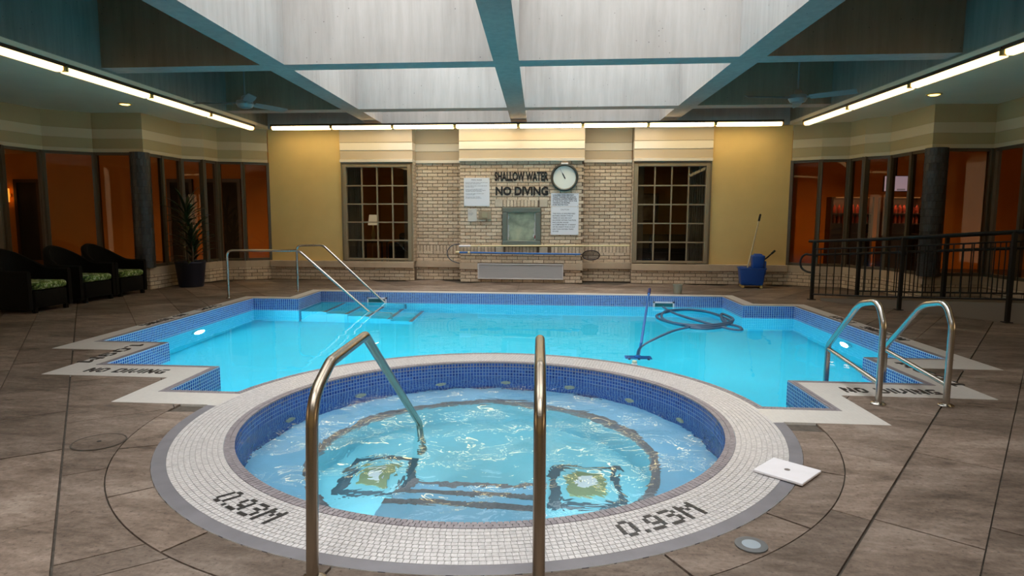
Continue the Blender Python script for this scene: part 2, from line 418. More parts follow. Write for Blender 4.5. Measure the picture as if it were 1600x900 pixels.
# ================================================================ the deck
ZR = [(4.73, 12.6), (5.15, 12.35), (5.60, 12.25), (5.66, 11.85), (5.96, 11.6), (5.98, 10.45), (6.90, 10.5), (6.87, 9.85), (6.95, 8.7), (7.75, 8.6), (7.75, 6.5), (8.5, 6.4), (8.5, -2.2)]
ZL = [(2*CX-x, y) for x, y in ZR[:6]]+[(-7.58, 10.38), (-8.14, 9.95), (-8.25, 9.2), (-8.95, 9.0), (-9.05, 6.5), (-9.6, 6.3), (-9.6, -2.2)]
ROOM = [tuple(W(x, y))[:2] for x, y in ZL]+[tuple(W(x, y))[:2] for x, y in ZR[::-1]]
BIG = [(-17.2, -2.6), (13, -2.6), (13, 18), (-17.2, 18)]
floor = link('floor', slab_mesh([BIG, DECK], lambda p: inside(p, BIG) and not inside(p, DECK), -.014, -.2, 'floor'), GROUT, None, kind='structure')
def grid_slabs(side):
    out = []; v = -9.0; known = {'v': [-.49, -.11]}
    edges = []
    while v < 12:
        edges.append(v); v += random.choice([.42, .55, .68, .80])
    # keep the long joints the photograph shows
    edges = [e for e in edges if not (-1.05 < e < .40)]+([-1.02, -.49, -.11, .38] if side > 0 else [-1.02, -.41, .02, .40])
    edges.sort()
    for a, b in zip(edges, edges[1:]):
        u = -9.0+random.random()*.8
        cuts = [u]
        while u < 17:
            u += random.choice([.16, .55, .8, .95, 1.15, .7]); cuts.append(u)
        if abs(a+.49) < .01: cuts = [c for c in cuts if c < 2.4 or c > 5.2]+[3.04, 3.93, 4.09, 4.75]
        cuts.sort()
        for c, d in zip(cuts, cuts[1:]):
            q = []; w1 = .0055 if min(abs(a+.49), abs(a+.41)) < .01 else .0028; w2 = .0055 if min(abs(b+.49), abs(b+.41)) < .01 else .0028
            for uu_, vv_ in ((c+.003, a+w1), (d-.003, a+w1), (d-.003, b-w2), (c+.003, b-w2)):
                X = .6*uu_+.8*vv_; y = .8*uu_-.6*vv_
                if side < 0: X = -.74-X
                q.append((X, y))
            out.append(q)
    return out
nfl = 0
def clip_half(q, side):
    """keep the part of the polygon on its own side of the seam X = -0.37"""
    out = []
    for i in range(len(q)):
        a, b = q[i], q[(i+1) % len(q)]
        da = (a[0]+.37)*side-.004; db = (b[0]+.37)*side-.004
        if da >= 0: out.append(a)
        if da*db < 0:
            t = da/(da-db); out.append((a[0]+t*(b[0]-a[0]), a[1]+t*(b[1]-a[1])))
    return out
for side in (1, -1):
    for q in grid_slabs(side):
        q = clip_half(q, side)
        if len(q) < 3: continue
        q = [tuple(W(*p))[:2] for p in q]
        cx = sum(p[0] for p in q)/len(q); cy_ = sum(p[1] for p in q)/len(q)
        if not inside((cx, cy_), ROOM) or cy_ < 1.3 or cy_ > 13: continue
        if abs(cx) > 1.2+1.05*cy_: continue
        if side < 0: q = q[::-1]
        cr = [inside(p, DECK2) for p in q]
        near = any(abs(p[0]-q[0][0]) < 1.5 and abs(p[1]-q[0][1]) < 1.5 for p in DECK2) or inside((cx, cy_), DECK2)
        dz = random.uniform(-.0015, .0015)
        if all(cr) and inside((cx, cy_), DECK2) and not near: continue
        if not near and not any(cr): me = slab_mesh([q], lambda p: True, dz, -.014, 'flagstone')
        else: me = slab_mesh([q, DECK2], lambda p: inside(p, q) and not inside(p, DECK2), dz, -.014, 'flagstone')
        if me and len(me.polygons): link('flagstone', me, STONE, floor); nfl += 1
# curved border course round the near half of the hot tub
a0, a1 = math.radians(184), math.radians(356)
k = 9
for i in range(k):
    b0 = a0+(a1-a0)*i/k+.003; b1 = a0+(a1-a0)*(i+1)/k-.003
    q = arc(2.0785, b0, b1, 10)+arc(R_BO+.002, b1, b0, 10)
    me = slab_mesh([q, DECK], lambda p: inside(p, q) and not inside(p, DECK), 0, -.014, 'flagstone')
    if me and len(me.polygons): link('flagstone', me, STONE, floor); nfl += 1
print('flagstones', nfl)

# ================================================================ swimming pool
pool = thing('swimming_pool', 'large cross-shaped pool of bright turquoise plaster with cobalt tile band', 'pool', (0, 0, 0))
# lining: floor and walls below the tile band
def wall_strip(mb, lp, z0, z1, off=0):
    n = len(lp)
    for i in range(n):
        a, b = lp[i], lp[(i+1) % n]
        mb.add([(a[0], a[1], z0), (b[0], b[1], z0), (b[0], b[1], z1), (a[0], a[1], z1)], [(0, 1, 2, 3)])
mb = MB(); wall_strip(mb, POOL, FLOOR_P, -.001)
v, f = cdt_faces([POOL], lambda p: inside(p, POOL)); mb.add([(p.x, p.y, FLOOR_P) for p in v], f)
mb.build('lining', LINING, pool)
def tile_line(mb, a, b, z0, rows, p=.0268, g=.0050, t=.0012, inward=None, pw=.031, gw=.0085):
    """small tiles on a vertical wall from a to b"""
    a = Vector((*a, 0)); b = Vector((*b, 0)); L = (b-a).length; n = max(1, round(L/pw)); d = (b-a)/n
    u = d.normalized(); nn = Vector((-u.y, u.x, 0))
    if inward: nn = nn if nn.dot(Vector((inward[0]-a.x, inward[1]-a.y, 0))) > 0 else -nn
    for i in range(n):
        p0 = a+d*i+u*gw/2; p1 = a+d*(i+1)-u*gw/2
        for r in range(rows):
            zt = z0-r*p-g/2; zb = z0-(r+1)*p+g/2
            vs = [p0+Vector((0, 0, zb)), p1+Vector((0, 0, zb)), p1+Vector((0, 0, zt)), p0+Vector((0, 0, zt))]
            o = nn*t
            vs = [tuple(q) for q in vs]+[(q[0]+o.x, q[1]+o.y, q[2]) for q in [tuple(x) for x in vs]]
            mb.add(vs, [(4, 5, 6, 7), (0, 1, 5, 4), (1, 2, 6, 5), (2, 3, 7, 6), (3, 0, 4, 7)])
mb = MB(); gb = MB()
for i in range(len(POOL)):
    a, b = POOL[i], POOL[(i+1) % len(POOL)]
    mid = Vector(((a[0]+b[0])/2, (a[1]+b[1])/2)); u = Vector((b[0]-a[0], b[1]-a[1])).normalized()
    n1 = Vector((-u.y, u.x)); q = mid+n1*.01
    n1 = n1 if inside((q.x, q.y), POOL) else -n1
    tile_line(mb, a, b, -.006, 9, inward=(a[0]+n1.x, a[1]+n1.y))
    gb.add([(a[0]+n1.x*.0004, a[1]+n1.y*.0004, -.27), (b[0]+n1.x*.0004, b[1]+n1.y*.0004, -.27), (b[0]+n1.x*.0004, b[1]+n1.y*.0004, 0), (a[0]+n1.x*.0004, a[1]+n1.y*.0004, 0)], [(0, 1, 2, 3)])
gb.build('grout_band', BGROUT, pool)
mb.build('tile_band', BTILE, pool, kind='stuff')
# coping
NOSE = pool_outline(.055)
RB = arc(R_BO, 0, 2*math.pi, 96)[:-1]; RW = arc(R_WO, 0, 2*math.pi, 96)[:-1]
link('coping', slab_mesh([DECK, NOSE, RW, RB], lambda p: inside(p, DECK) and not inside(p, NOSE) and not inside(p, RW) and (Vector(p)-SC).length > R_BO-.001 or (inside(p, DECK) and not inside(p, NOSE) and not inside(p, RW) and p[1] > 4.03), .002, -.05, 'coping'), WGRID, pool)
link('coping_border', slab_mesh([DECK, RB, RW], lambda p: inside(p, RB) and not inside(p, RW) and p[1] < 4.03 and inside(p, DECK), .0025, -.03, 'coping_border'), BORDER, pool, label='smooth dark grey border round the near rim of the coping')
link('nosing_bed', slab_mesh([NOSE, POOL], lambda p: inside(p, NOSE) and not inside(p, POOL), -.002, -.05, 'nosing_bed'), GGROUT, pool)
mb = MB()
def flat_tile(mb, quad, z=.003, zb=-.004):
    vs = [(p[0], p[1], z) for p in quad]+[(p[0], p[1], zb) for p in quad]
    mb.add(vs, [(0, 1, 2, 3), (0, 4, 5, 1), (1, 5, 6, 2), (2, 6, 7, 3), (3, 7, 4, 0)])
n = len(POOL)
for i in range(n):
    a0_, b0_ = Vector(POOL[i]), Vector(POOL[(i+1) % n]); a1_, b1_ = Vector(NOSE[i]), Vector(NOSE[(i+1) % n])
    m_ = max(1, round((b1_-a1_).length/.0268))
    for k in range(m_):
        for r in range(2):
            e = .0020/.0268
            def pt(s, t):
                lo = a0_.lerp(b0_, s); hi = a1_.lerp(b1_, s); return lo.lerp(hi, t)
            s0, s1 = (k+e)/m_, (k+1-e)/m_; t0, t1 = (r+e)/2, (r+1-e)/2
            q = [pt(s0, t0), pt(s1, t0), pt(s1, t1), pt(s0, t1)]
            ar = sum(q[j].x*q[(j+1) % 4].y-q[(j+1) % 4].x*q[j].y for j in range(4))
            flat_tile(mb, q if ar > 0 else q[::-1])
mb.build('nosing', GTILE, pool, kind='stuff', label='grey mosaic nosing along the pool edge')
# entry steps in the far left alcove: five treads going down to the right
x0 = -3.72
for k in range(5):
    mb = MB(); mb.box(x0+.02 if k == 0 else x0+.084+.34*k, x0+.42+.34*k, 9.56, 10.56, FLOOR_P-.01, -.34-.174*k, WB); mb.build('step', LINING, pool)
    mb = MB(); mb.box(x0+.37+.34*k, x0+.426+.34*k, 9.555, 10.563, -.365-.174*k, -.336-.174*k, WB); mb.build('step_nosing', GTILE, pool)
# skimmer mouths in the far band
for xs in (-2.75, 2.05):
    mb = MB(); c = W(xs, 10.575)
    for (a, b, c0, d) in ((-.17, .17, -.095, -.115), (-.17, .17, -.205, -.225), (-.17, -.145, -.225, -.095), (.145, .17, -.225, -.095)):
        mb.box(c.x+a, c.x+b, 10.545, 10.58, min(c0, d), max(c0, d))
    o = mb.build('skimmer_frame', WHITEP, pool, label='white plastic frame of a skimmer mouth')
    mb = MB(); mb.box(c.x-.145, c.x+.145, 10.566, 10.576, -.205, -.115); mb.build('skimmer_mouth', plain('skimmer_teal', (.03, .16, .17), .4) if 'skimmer_teal' not in MATS else MATS['skimmer_teal'], o)
# underwater lamps: fitting ring and lit lens, with the lamp's own light
LENS = emit('pool_lamp_lens', (.9, 1, 1), 9.0)
def pool_lamp(X, y, z, d, power, col=(.82, .97, 1.0), par=pool, energy_size=.22, emit_m=None):
    d = Vector(d).normalized(); c = W(X, y, z); q = d.to_track_quat('Z', 'Y').to_matrix()
    mp = lambda x, yy, zz: tuple(Vector(c)+q @ Vector((x, yy, zz)))
    mb = MB(); mb.lathe([(.125, .0), (.125, .018), (.10, .03), (.098, .012)], 24, mp=mp)
    r = mb.build('lamp_ring', CHROME, par, True)
    mb = MB(); mb.lathe([(.0001, .022), (.06, .020), (.099, .008)], 24, mp=mp)
    mb.build('lamp_lens', LENS, r, True)
    ld = bpy.data.lights.new('pool_lamp_light', 'AREA'); ld.shape = 'DISK'; ld.size = energy_size; ld.energy = power; ld.color = col
    lo = bpy.data.objects.new('pool_lamp_light', ld); COL.objects.link(lo)
    lo.location = Vector(c)+d*.04; lo.rotation_euler = (-d).to_track_quat('Z', 'Y').to_euler()
    return lo
dl = W(1, 0)-W(0, 0); dn = Vector((0, 1, 0))
pool_lamp(CX-4.08, 7.84, -.50, (1, 0, 0), POOLW*1.25)
pool_lamp(CX+4.08, 7.88, -.50, (-1, 0, 0), POOLW*.72)
pool_lamp(CX-2.85, 5.115, -.60, (0.1, 1, 0), POOLW*.20)  # unseen near-wall lamp added to brighten the pool
pool_lamp(CX+2.85, 5.115, -.60, (-0.1, 1, 0), POOLW*.12)  # its right-hand twin, likewise added and out of sight
p = arc(R_BO, math.radians(90), math.radians(90), 1)[0]
pool_lamp(p[0]-M_SL*p[1], p[1]+.004, -.62, (0, 1, 0), POOLW*1.9)  # strongest of the unseen lamps added to light the pool
# water
v, f = cdt_faces([POOL], lambda p: inside(p, POOL))
mb = MB(); mb.add([(p.x, p.y, Z_W) for p in v], f); o = mb.build('pool_water', POOLWATER)
if o.data.polygons[0].normal.z < 0: o.data.flip_normals()
tag(o, 'clear turquoise water filling the large pool', 'water', kind='stuff')

# ================================================================ hot tub
tub = thing('hot_tub', 'round hot tub of blue tile with white mosaic rim in the foreground', 'hot tub', (SC.x, SC.y, 0))
T = MB()
def TL(p): return (p[0]-SC.x, p[1]-SC.y)
def ring_faces(mb, r0, z0, r1, z1, n=96):
    vs = [(r0*math.cos(2*math.pi*k/n), r0*math.sin(2*math.pi*k/n), z0) for k in range(n)]+[(r1*math.cos(2*math.pi*k/n), r1*math.sin(2*math.pi*k/n), z1) for k in range(n)]
    mb.add(vs, [(k, (k+1) % n, n+(k+1) % n, n+k) for k in range(n)])
Z_SEAT, Z_FL, R_WELL = -.51, -.95, 1.08
mb = MB(); ring_faces(mb, R_IN+.0003, 0, R_IN+.0003, Z_SEAT); mb.build('grout_band', plain('blue_grey_grout', (.20, .30, .50), .8), tub, True)
mb = MB(); ring_faces(mb, R_WELL, Z_SEAT, R_IN+.002, Z_SEAT); mb.build('bench', SPALIN, tub)
mb = MB(); ring_faces(mb, R_WELL, Z_SEAT, R_WELL, Z_FL); ring_faces(mb, .0001, Z_FL, R_WELL, Z_FL); mb.build('well', SPAFLOOR, tub)
mb = MB(); ring_faces(mb, R_WELL-.003, Z_SEAT-.06, R_WELL-.003, Z_SEAT+.003); ring_faces(mb, R_WELL-.003, Z_SEAT+.003, R_WELL+.055, Z_SEAT+.003); mb.build('bench_edge', GTILE, tub)
# vertical tile band
mb = MB(); n = round(2*math.pi*R_IN/.0268)
for k in range(n):
    e = .0034/.0268
    t0 = 2*math.pi*(k+e)/n; t1 = 2*math.pi*(k+1-e)/n
    for r in range(18):
        zt = -.006-r*.0278-.0030; zb = -.006-(r+1)*.0278+.0030
        q = [(R_IN*math.cos(t), R_IN*math.sin(t), z) for t, z in ((t0, zb), (t1, zb), (t1, zt), (t0, zt))]
        i_ = [(p[0]*(1-.0009), p[1]*(1-.0009), p[2]) for p in q]
        mb.add(q+i_, [(7, 6, 5, 4), (0, 1, 5, 4), (1, 2, 6, 5), (2, 3, 7, 6), (3, 0, 4, 7)])
mb.build('tile_band', BTILE, tub, kind='stuff')
# rim: bed, grey nosing, ten rings of white tile
mb = MB(); ring_faces(mb, R_IN, -.002, R_GI, -.002); ring_faces(mb, R_IN, -.04, R_IN, -.002); mb.build('nosing_bed', GGROUT, tub)
mb = MB(); ring_faces(mb, R_GI, -.001, R_WO, -.001); mb.build('rim_bed', WGROUT, tub)
mb = MB()
for r in range(2):
    r0 = R_IN-.003+r*.029; r1 = r0+.0265; n = round(2*math.pi*r0/.0268)
    for k in range(n):
        t0 = 2*math.pi*(k+.07)/n; t1 = 2*math.pi*(k+.93)/n
        flat_tile(mb, [(r0*math.cos(t0), r0*math.sin(t0)), (r1*math.cos(t0), r1*math.sin(t0)), (r1*math.cos(t1), r1*math.sin(t1)), (r0*math.cos(t1), r0*math.sin(t1))][::-1][::-1], .004 if r else .003)
mb.build('nosing', GTILE, tub, kind='stuff', label='two rings of grey mosaic along the water edge')
# depth lettering laid out on the rings: cells that turn black
FONT = {'0': ["0110", "1001", "1001", "1001", "1001", "0110"], '.': ["0", "0", "0", "0", "0", "1"], '9': ["0110", "1001", "1001", "0111", "0001", "1110"],
        '3': ["1110", "0001", "0110", "0001", "0001", "1110"], 'M': ["10001", "11011", "10101", "10001", "10001", "10001"], '1': ["01", "11", "01", "01", "01", "01"],
        '6': ["0110", "1000", "1110", "1001", "1001", "0110"], 'N': ["1001", "1101", "1101", "1011", "1011", "1001"], 'O': ["0110", "1001", "1001", "1001", "1001", "0110"],
        'D': ["1110", "1001", "1001", "1001", "1001", "1110"], 'I': ["1", "1", "1", "1", "1", "1"], 'V': ["1001", "1001", "1001", "1001", "1010", "0100"], 'G': ["0111", "1000", "1000", "1011", "1001", "0111"], ' ': ["00"]*6}
def strokes(s, gap=1.0):
    """yields (col, row) black cells of a word; row 0 on top"""
    x = 0
    for ch in s:
        g = FONT[ch]
        for r, line in enumerate(g):
            for c, bit in enumerate(line):
                if bit == '1': yield x+c, r
        x += len(g[0])+gap
def word_len(s): return sum(len(FONT[c][0])+1 for c in s)-1
rows = 10; dr = (R_WO-R_GI)/rows
tiles = []
for r in range(rows):
    r0 = R_GI+r*dr+.0016; r1 = R_GI+(r+1)*dr-.0016; n = round(2*math.pi*(r0+r1)/2/.0258); sh = (r % 2)*.5
    for k in range(n):
        t0 = 2*math.pi*(k+sh+.06)/n; t1 = 2*math.pi*(k+sh+.94)/n
        q = [(rad*math.cos(t), rad*math.sin(t)) for rad, t in ((r0, t0), (r1, t0), (r1, t1), (r0, t1))]
        c = ((q[0][0]+q[2][0])/2, (q[0][1]+q[2][1])/2)
        tiles.append((math.hypot(c[0]+SC.x, c[1]+SC.y), q, c))
tiles.sort(key=lambda t: t[0])
shared = {}
def in_view(c):
    d = Vector((c[0]+SC.x, c[1]+SC.y, -1.27)); zz = d.dot(fw); return zz > 0 and abs(d.dot(rr)/zz) < .8 and abs(d.dot(uu)/zz) < .45
mb = MB(); cnt = 0
for dist, q, c in tiles:
    if cnt < 300 and in_view(c):
        key = round(math.hypot(*c), 3)
        ang = math.atan2(c[1], c[0])
        if key not in shared:
            m2 = MB(); ca, sa = math.cos(-ang), math.sin(-ang)
            flat_tile(m2, [((p[0]-c[0])*ca-(p[1]-c[1])*sa, (p[0]-c[0])*sa+(p[1]-c[1])*ca) for p in q]); shared[key] = m2.mesh('tile')
        link('tile', shared[key], WTILE, tub, (c[0], c[1], 0), ang); cnt += 1
    else: flat_tile(mb, q)
mb.build('mosaic', WTILE, tub, kind='stuff')
def ring_text(s, a_start, a_end, r_top, r_bot, name):
    """tile lettering along the rim; a_* angles, tops towards the tub"""
    mb = MB(); n = word_len(s); ph = (r_bot-r_top)/6; da = (a_end-a_start)/n
    for c, r in strokes(s):
        sl = (2.5-r)*.10
        r0 = r_top+r*ph; r1 = r0+ph*.93; t0 = a_start+(c+sl)*da; t1 = t0+da*.98
        q = [(rad*math.cos(t), rad*math.sin(t)) for rad, t in ((r0, t0), (r1, t0), (r1, t1), (r0, t1))]
        flat_tile(mb, q, .0050, .002)
    mb.build(name, KTILE, tub, kind='stuff', label='black tile depth marking reading 0.93M')
ring_text('0.93M', math.radians(232.3), math.radians(246.0), 1.610, 1.735, 'depth_marking')
ring_text('0.93M', math.radians(296.8), math.radians(311.6), 1.610, 1.735, 'depth_marking')
# steps down from the near edge, between the grab rails
lx = lambda X, y: X+M_SL*y-SC.x
for k, (ye, zt) in enumerate(((3.16, -.32), (3.46, -.51), (3.78, -.72))):
    y0 = -math.sqrt(R_IN**2-.42**2)+.02 if k < 2 else -1.0
    mb = MB(); mb.box(lx(-.80, ye), lx(.02, ye), y0, ye-SC.y, Z_FL, zt); mb.build('step', SPALIN, tub)
    mb = MB(); mb.box(lx(-.80, ye)-.004, lx(.02, ye)+.004, ye-SC.y-.055, ye-SC.y+.004, zt-.03, zt+.003); mb.build('step_nosing', GTILE, tub, label='grey mosaic step edge')
for sx in (-.80, .02):
    mb = MB(); mb.box(lx(sx, 3.4)-.025, lx(sx, 3.4)+.025, -1.02, 3.80-SC.y, Z_FL, -.715); mb.build('step_edge', GTILE, tub)
# floor drains framed in dark tile
for s in (-1, 1):
    cx, cy_ = W(CX+s*.69, 4.03).x-SC.x, 4.03-SC.y
    fr = MB()
    for (a, b, c, d) in ((-.22, .22, -.27, -.21), (-.22, .22, .21, .27), (-.22, -.16, -.21, .21), (.16, .22, -.21, .21)): fr.box(cx+a, cx+b, cy_+c, cy_+d, Z_FL, Z_FL+.006)
    o = fr.build('drain_border', plain('slate_tile', (.05, .09, .12), .4) if 'slate_tile' not in MATS else MATS['slate_tile'], tub)
    mb = MB()
    mb.box(cx-.11, cx+.11, cy_-.13, cy_+.13, Z_FL, Z_FL+.012); mb.build('drain_plate', plain('olive_drain', (.22, .26, .14), .5) if 'olive_drain' not in MATS else MATS['olive_drain'], o)
    mb = MB(); mb.box(cx-.045, cx+.045, cy_-.05, cy_+.06, Z_FL+.012, Z_FL+.02); mb.build('drain_cover', WHITEP, o)
# wall jets
for a in (24, 46, 68, 90, 112, 140, 168):
    a = math.radians(a); d = Vector((-math.cos(a), -math.sin(a), 0)); c = Vector((R_IN*math.cos(a), R_IN*math.sin(a), -.33)); q = d.to_track_quat('Z', 'Y').to_matrix()
    mp = lambda x, yy, zz: tuple(c+q @ Vector((x, yy, zz)))
    mb = MB(); mb.lathe([(.045, 0), (.045, .012), (.03, .018), (.022, .006), (.0001, .004)], 16, mp=mp); mb.build('jet', plain('jet_ivory', (.45, .44, .30), .4) if 'jet_ivory' not in MATS else MATS['jet_ivory'], tub, True)
# unseen lamps added in the near bench wall to brighten the tub
for aa in (222, 318):
    a = math.radians(aa); rr_ = R_WELL-.002; pp = (SC.x+rr_*math.cos(a), SC.y+rr_*math.sin(a))
    d = Vector((-math.cos(a), -math.sin(a), .15)).normalized(); c = Vector((pp[0], pp[1], -.70)); q = d.to_track_quat('Z', 'Y').to_matrix()
    ld = bpy.data.lights.new('tub_fill_light', 'AREA'); ld.shape = 'DISK'; ld.size = .2; ld.energy = SPAW; ld.color = (.9, 1, .98)
    lo = bpy.data.objects.new('tub_fill_light', ld); COL.objects.link(lo); lo.location = c+d*.04; lo.rotation_euler = (-d).to_track_quat('Z', 'Y').to_euler()
    cl = c-Vector((SC.x, SC.y, 0)); mp = lambda x, yy, zz: tuple(cl+q @ Vector((x, yy, zz)))
    mb = MB(); mb.lathe([(.11, 0), (.11, .015), (.09, .025), (.088, .01)], 20, mp=mp); r_ = mb.build('lamp_ring', CHROME, tub, True)  # ring and lens dress the added lamp
    mb = MB(); mb.lathe([(.0001, .018), (.087, .008)], 20, mp=mp); mb.build('lamp_lens', LENS, r_, True)
# water: a gently heaving surface
mb = MB(); nr, na = 34, 120
def hgt(x, y): return .004*math.sin(7*x+3*y)+.003*math.sin(11*y-5*x+1.3)+.002*math.sin(19*x+14*y+.4)
mb.v = [(0, 0, Z_S)]
for i in range(1, nr+1):
    r = (R_IN-.003)*i/nr
    for k in range(na):
        a = 2*math.pi*k/na; x, y = r*math.cos(a), r*math.sin(a); mb.v.append((x+SC.x, y+SC.y, Z_S+hgt(x, y)))
mb.v[0] = (SC.x, SC.y, Z_S+hgt(0, 0))
for k in range(na): mb.f.append((0, 1+k, 1+(k+1) % na))
for i in range(nr-1):
    for k in range(na): mb.f.append((1+i*na+k, 1+(i+1)*na+k, 1+(i+1)*na+(k+1) % na, 1+i*na+(k+1) % na))
o = mb.build('tub_water', SPAWATER, smooth=True)
o.data.set_sharp_from_angle(angle=3.1)
tag(o, 'rippled pale turquoise water in the round hot tub', 'water', kind='stuff')
# words in the pool coping
def plan_text(s, org, ux, uy, width, height, name, label, italic=.10):
    """tile lettering on the coping; ux reading direction, uy towards the letter tops"""
    n = word_len(s); cw = width/n; ch = height/6; mb = MB(); ux = Vector(ux).normalized(); uy = Vector(uy).normalized(); org = Vector(org)
    for c, r in strokes(s):
        p0 = org+ux*(c*cw)+uy*((5-r)*ch)
        q = [p0, p0+ux*cw*.96, p0+ux*cw*.96+uy*ch*.94, p0+uy*ch*.94]
        ar = sum(q[j].x*q[(j+1) % 4].y-q[(j+1) % 4].x*q[j].y for j in range(4))
        flat_tile(mb, q if ar > 0 else q[::-1], .0055, .001)
    mb.build(name, KTILE, pool, kind='stuff', label=label)
def P2(X, y): p = W(X, y); return (p.x, p.y)
DEP = (M_SL, 1)
plan_text('NO DIVING', P2(-3.73, 4.81), (1, 0), DEP, .68, .13, 'warning_marking', 'black tile marking reading NO DIVING, left coping')
plan_text('NO DIVING', P2(2.27, 4.79), (1, 0), DEP, .68, .13, 'warning_marking', 'black tile marking reading NO DIVING, right coping')
plan_text('1.09M', P2(-4.02, 5.92), (-M_SL, -1), (1, 0), .80, .12, 'depth_marking', 'black tile depth marking on the left step of the coping')
plan_text('1.09M', P2(3.28, 5.05), DEP, (-1, 0), .80, .12, 'depth_marking', 'black tile depth marking on the right step of the coping')
plan_text('1.09M', P2(-4.66, 8.75), (-M_SL, -1), (1, 0), .55, .11, 'depth_marking', 'small depth marking on the long left coping')
plan_text('NO DIVING', P2(-4.66, 7.85), (-M_SL, -1), (1, 0), .9, .11, 'warning_marking', 'small warning on the long left coping')
plan_text('1.09M', P2(3.90, 8.05), DEP, (-1, 0), .55, .11, 'depth_marking', 'small depth marking on the long right coping')
plan_text('NO DIVING', P2(3.90, 6.95), DEP, (-1, 0), .85, .11, 'warning_marking', 'small warning on the long right coping')

# ================================================================ brick and walls
BRL, BRH, PITL, PITH = .195, .0575, .2055, .0685
_bm = {}; NB = {}; REST = {}          # bricks laid per wall; what is past the limit is joined into one part
def brick_mesh(l, h, d=.05):
    key = (round(l, 3), round(h, 3), d)
    if key not in _bm:
        mb = MB(); e = .004
        # front face slightly rounded: bevelled box seen from -y
        vs = [(-l/2, d, -h/2), (l/2, d, -h/2), (l/2, d, h/2), (-l/2, d, h/2), (-l/2, e, -h/2), (l/2, e, -h/2), (l/2, e, h/2), (-l/2, e, h/2),
              (-l/2+e, 0, -h/2+e), (l/2-e, 0, -h/2+e), (l/2-e, 0, h/2-e), (-l/2+e, 0, h/2-e)]
        mb.add(vs, [(0, 1, 5, 4), (1, 2, 6, 5), (2, 3, 7, 6), (3, 0, 4, 7), (4, 5, 9, 8), (5, 6, 10, 9), (6, 7, 11, 10), (7, 4, 8, 11), (8, 9, 10, 11)])
        _bm[key] = mb.mesh('brick')
    return _bm[key]
def brick_field(x0, x1, z0, z1, holes=(), soldiers=(), phase=0):
    """list of (xc, zc, l, h): running bond with soldier courses and openings"""
    out = []; z = z0; row = phase
    while z < z1-.02:
        sd = next((s for s in soldiers if s[0]-.02 <= z < s[1]-.03 and s[2] is None), None)
        if sd:
            h = sd[1]-sd[0]-.0105; x = x0
            while x < x1-.03: out.append((x+.029, sd[0]+h/2, .0575, h)); x += .0685
            z = sd[1]; continue
        h = min(BRH, z1-z); x = x0-(PITL/2 if row % 2 else 0)
        while x < x1-.01:
            a, b = max(x, x0), min(x+BRL, x1); iv = [(a, b)]
            for (hx0, hx1, hz0, hz1) in holes:
                if hz0 < z+h*.6 and hz1 > z+h*.4:
                    nv = []
                    for (p, q) in iv:
                        if hx0 > p: nv.append((p, min(q, hx0)))
                        if hx1 < q: nv.append((max(p, hx1), q))
                    iv = nv
            for (p, q) in iv:
                if q-p > .025: out.append(((p+q)/2, z+h/2, q-p, h))
            x += PITL
        z += PITH; row += 1
    return out
def lay(parent, bricks, place, maxn=300, ang=0.0):
    """place(xc, zc) -> world point of the brick's front centre; each brick a part, the rest joined"""
    cnt = NB.get(parent.name, 0); mb = REST.setdefault(parent.name, (MB(), parent))[0]
    for (xc, zc, l, h) in bricks:
        p = place(xc, zc); j = random.uniform(-.003, .002)
        if cnt < maxn:
            o = link('brick', brick_mesh(l, h), BRICK, parent, p, ang); o.location = (p[0]-j*math.sin(ang)*-1, p[1]+j*math.cos(ang), p[2]); cnt += 1
        else:
            me = brick_mesh(l, h); ca, sa = math.cos(ang), math.sin(ang)
            mb.add([(p[0]+v.co.x*ca-v.co.y*sa, p[1]+v.co.x*sa+v.co.y*ca, p[2]+v.co.z) for v in me.vertices], [tuple(q.vertices) for q in me.polygons])
    NB[parent.name] = cnt
YB, YR, YP = 12.58, 12.85, 12.45           # window bays and plain wall, recesses, pilaster
def xb(X, y): return X+M_SL*y
CT, CB = .385, .255                        # stone cap top and bottom
ZC = 2.985
wb = root('wall_back', kind='structure'); wbl = root('wall_back_left', kind='structure'); wbr = root('wall_back_right', kind='structure')
# -- pilaster
px0, px1 = xb(-1.545, YP), xb(.842, YP)
mb = MB(); mb.box(px0+.004, px1-.004, YP+.014, YP+.45, 0, 2.38); mb.build('mortar', MORTAR, wb)
nx0, nx1, nz0, nz1 = xb(-.716, YP), xb(.034, YP), .722, 1.466       # the framed niche
vx0, vx1, vz0, vz1 = xb(-1.197, YP), xb(.478, YP), .068, .372        # the grille
stones = [(xb(-.865, YP), xb(-.705, YP), 1.470, 1.622), (xb(.0, YP), xb(.165, YP), 1.470, 1.622)]
low_st = [(xb(-.85, YP), xb(-.69, YP), .575, .70), (xb(.0, YP), xb(.17, YP), .575, .70)]
sol = (xb(-.705, YP), xb(.0, YP), 1.470, 1.622)
holes = [(nx0-.005, nx1+.005, nz0, nz1+.0), *stones, sol]
B = brick_field(px0, px1, CT+.004, .565, ())
B += brick_field(px0, px1, .712, 2.375, holes)
lay(wb, B, lambda x, z: (x, YP, z))
x = sol[0]+.006; SB = []
while x < sol[1]-.05: SB.append((x+.029, (sol[2]+sol[3])/2, .0575, .142)); x += .0675
x = px0
while x < px1-.03:
    if not any(s[0]-.03 < x+.03 < s[1]+.03 for s in low_st): SB.append((x+.029, .638, .0575, .128))
    x += .0685
lay(wb, SB, lambda x, z: (x, YP, z))
lay(wb, brick_field(px0, px1, .006, CB-.004, [(vx0, vx1, vz0, vz1)]), lambda x, z: (x, YP, z))
for s in stones+low_st:
    mb = MB(); mb.bbox(s[0]+.005, s[1]-.005, YP-.004, YP+.05, s[2]+.003, s[3]-.003, .005); mb.build('stone_block', STONEB, wb)
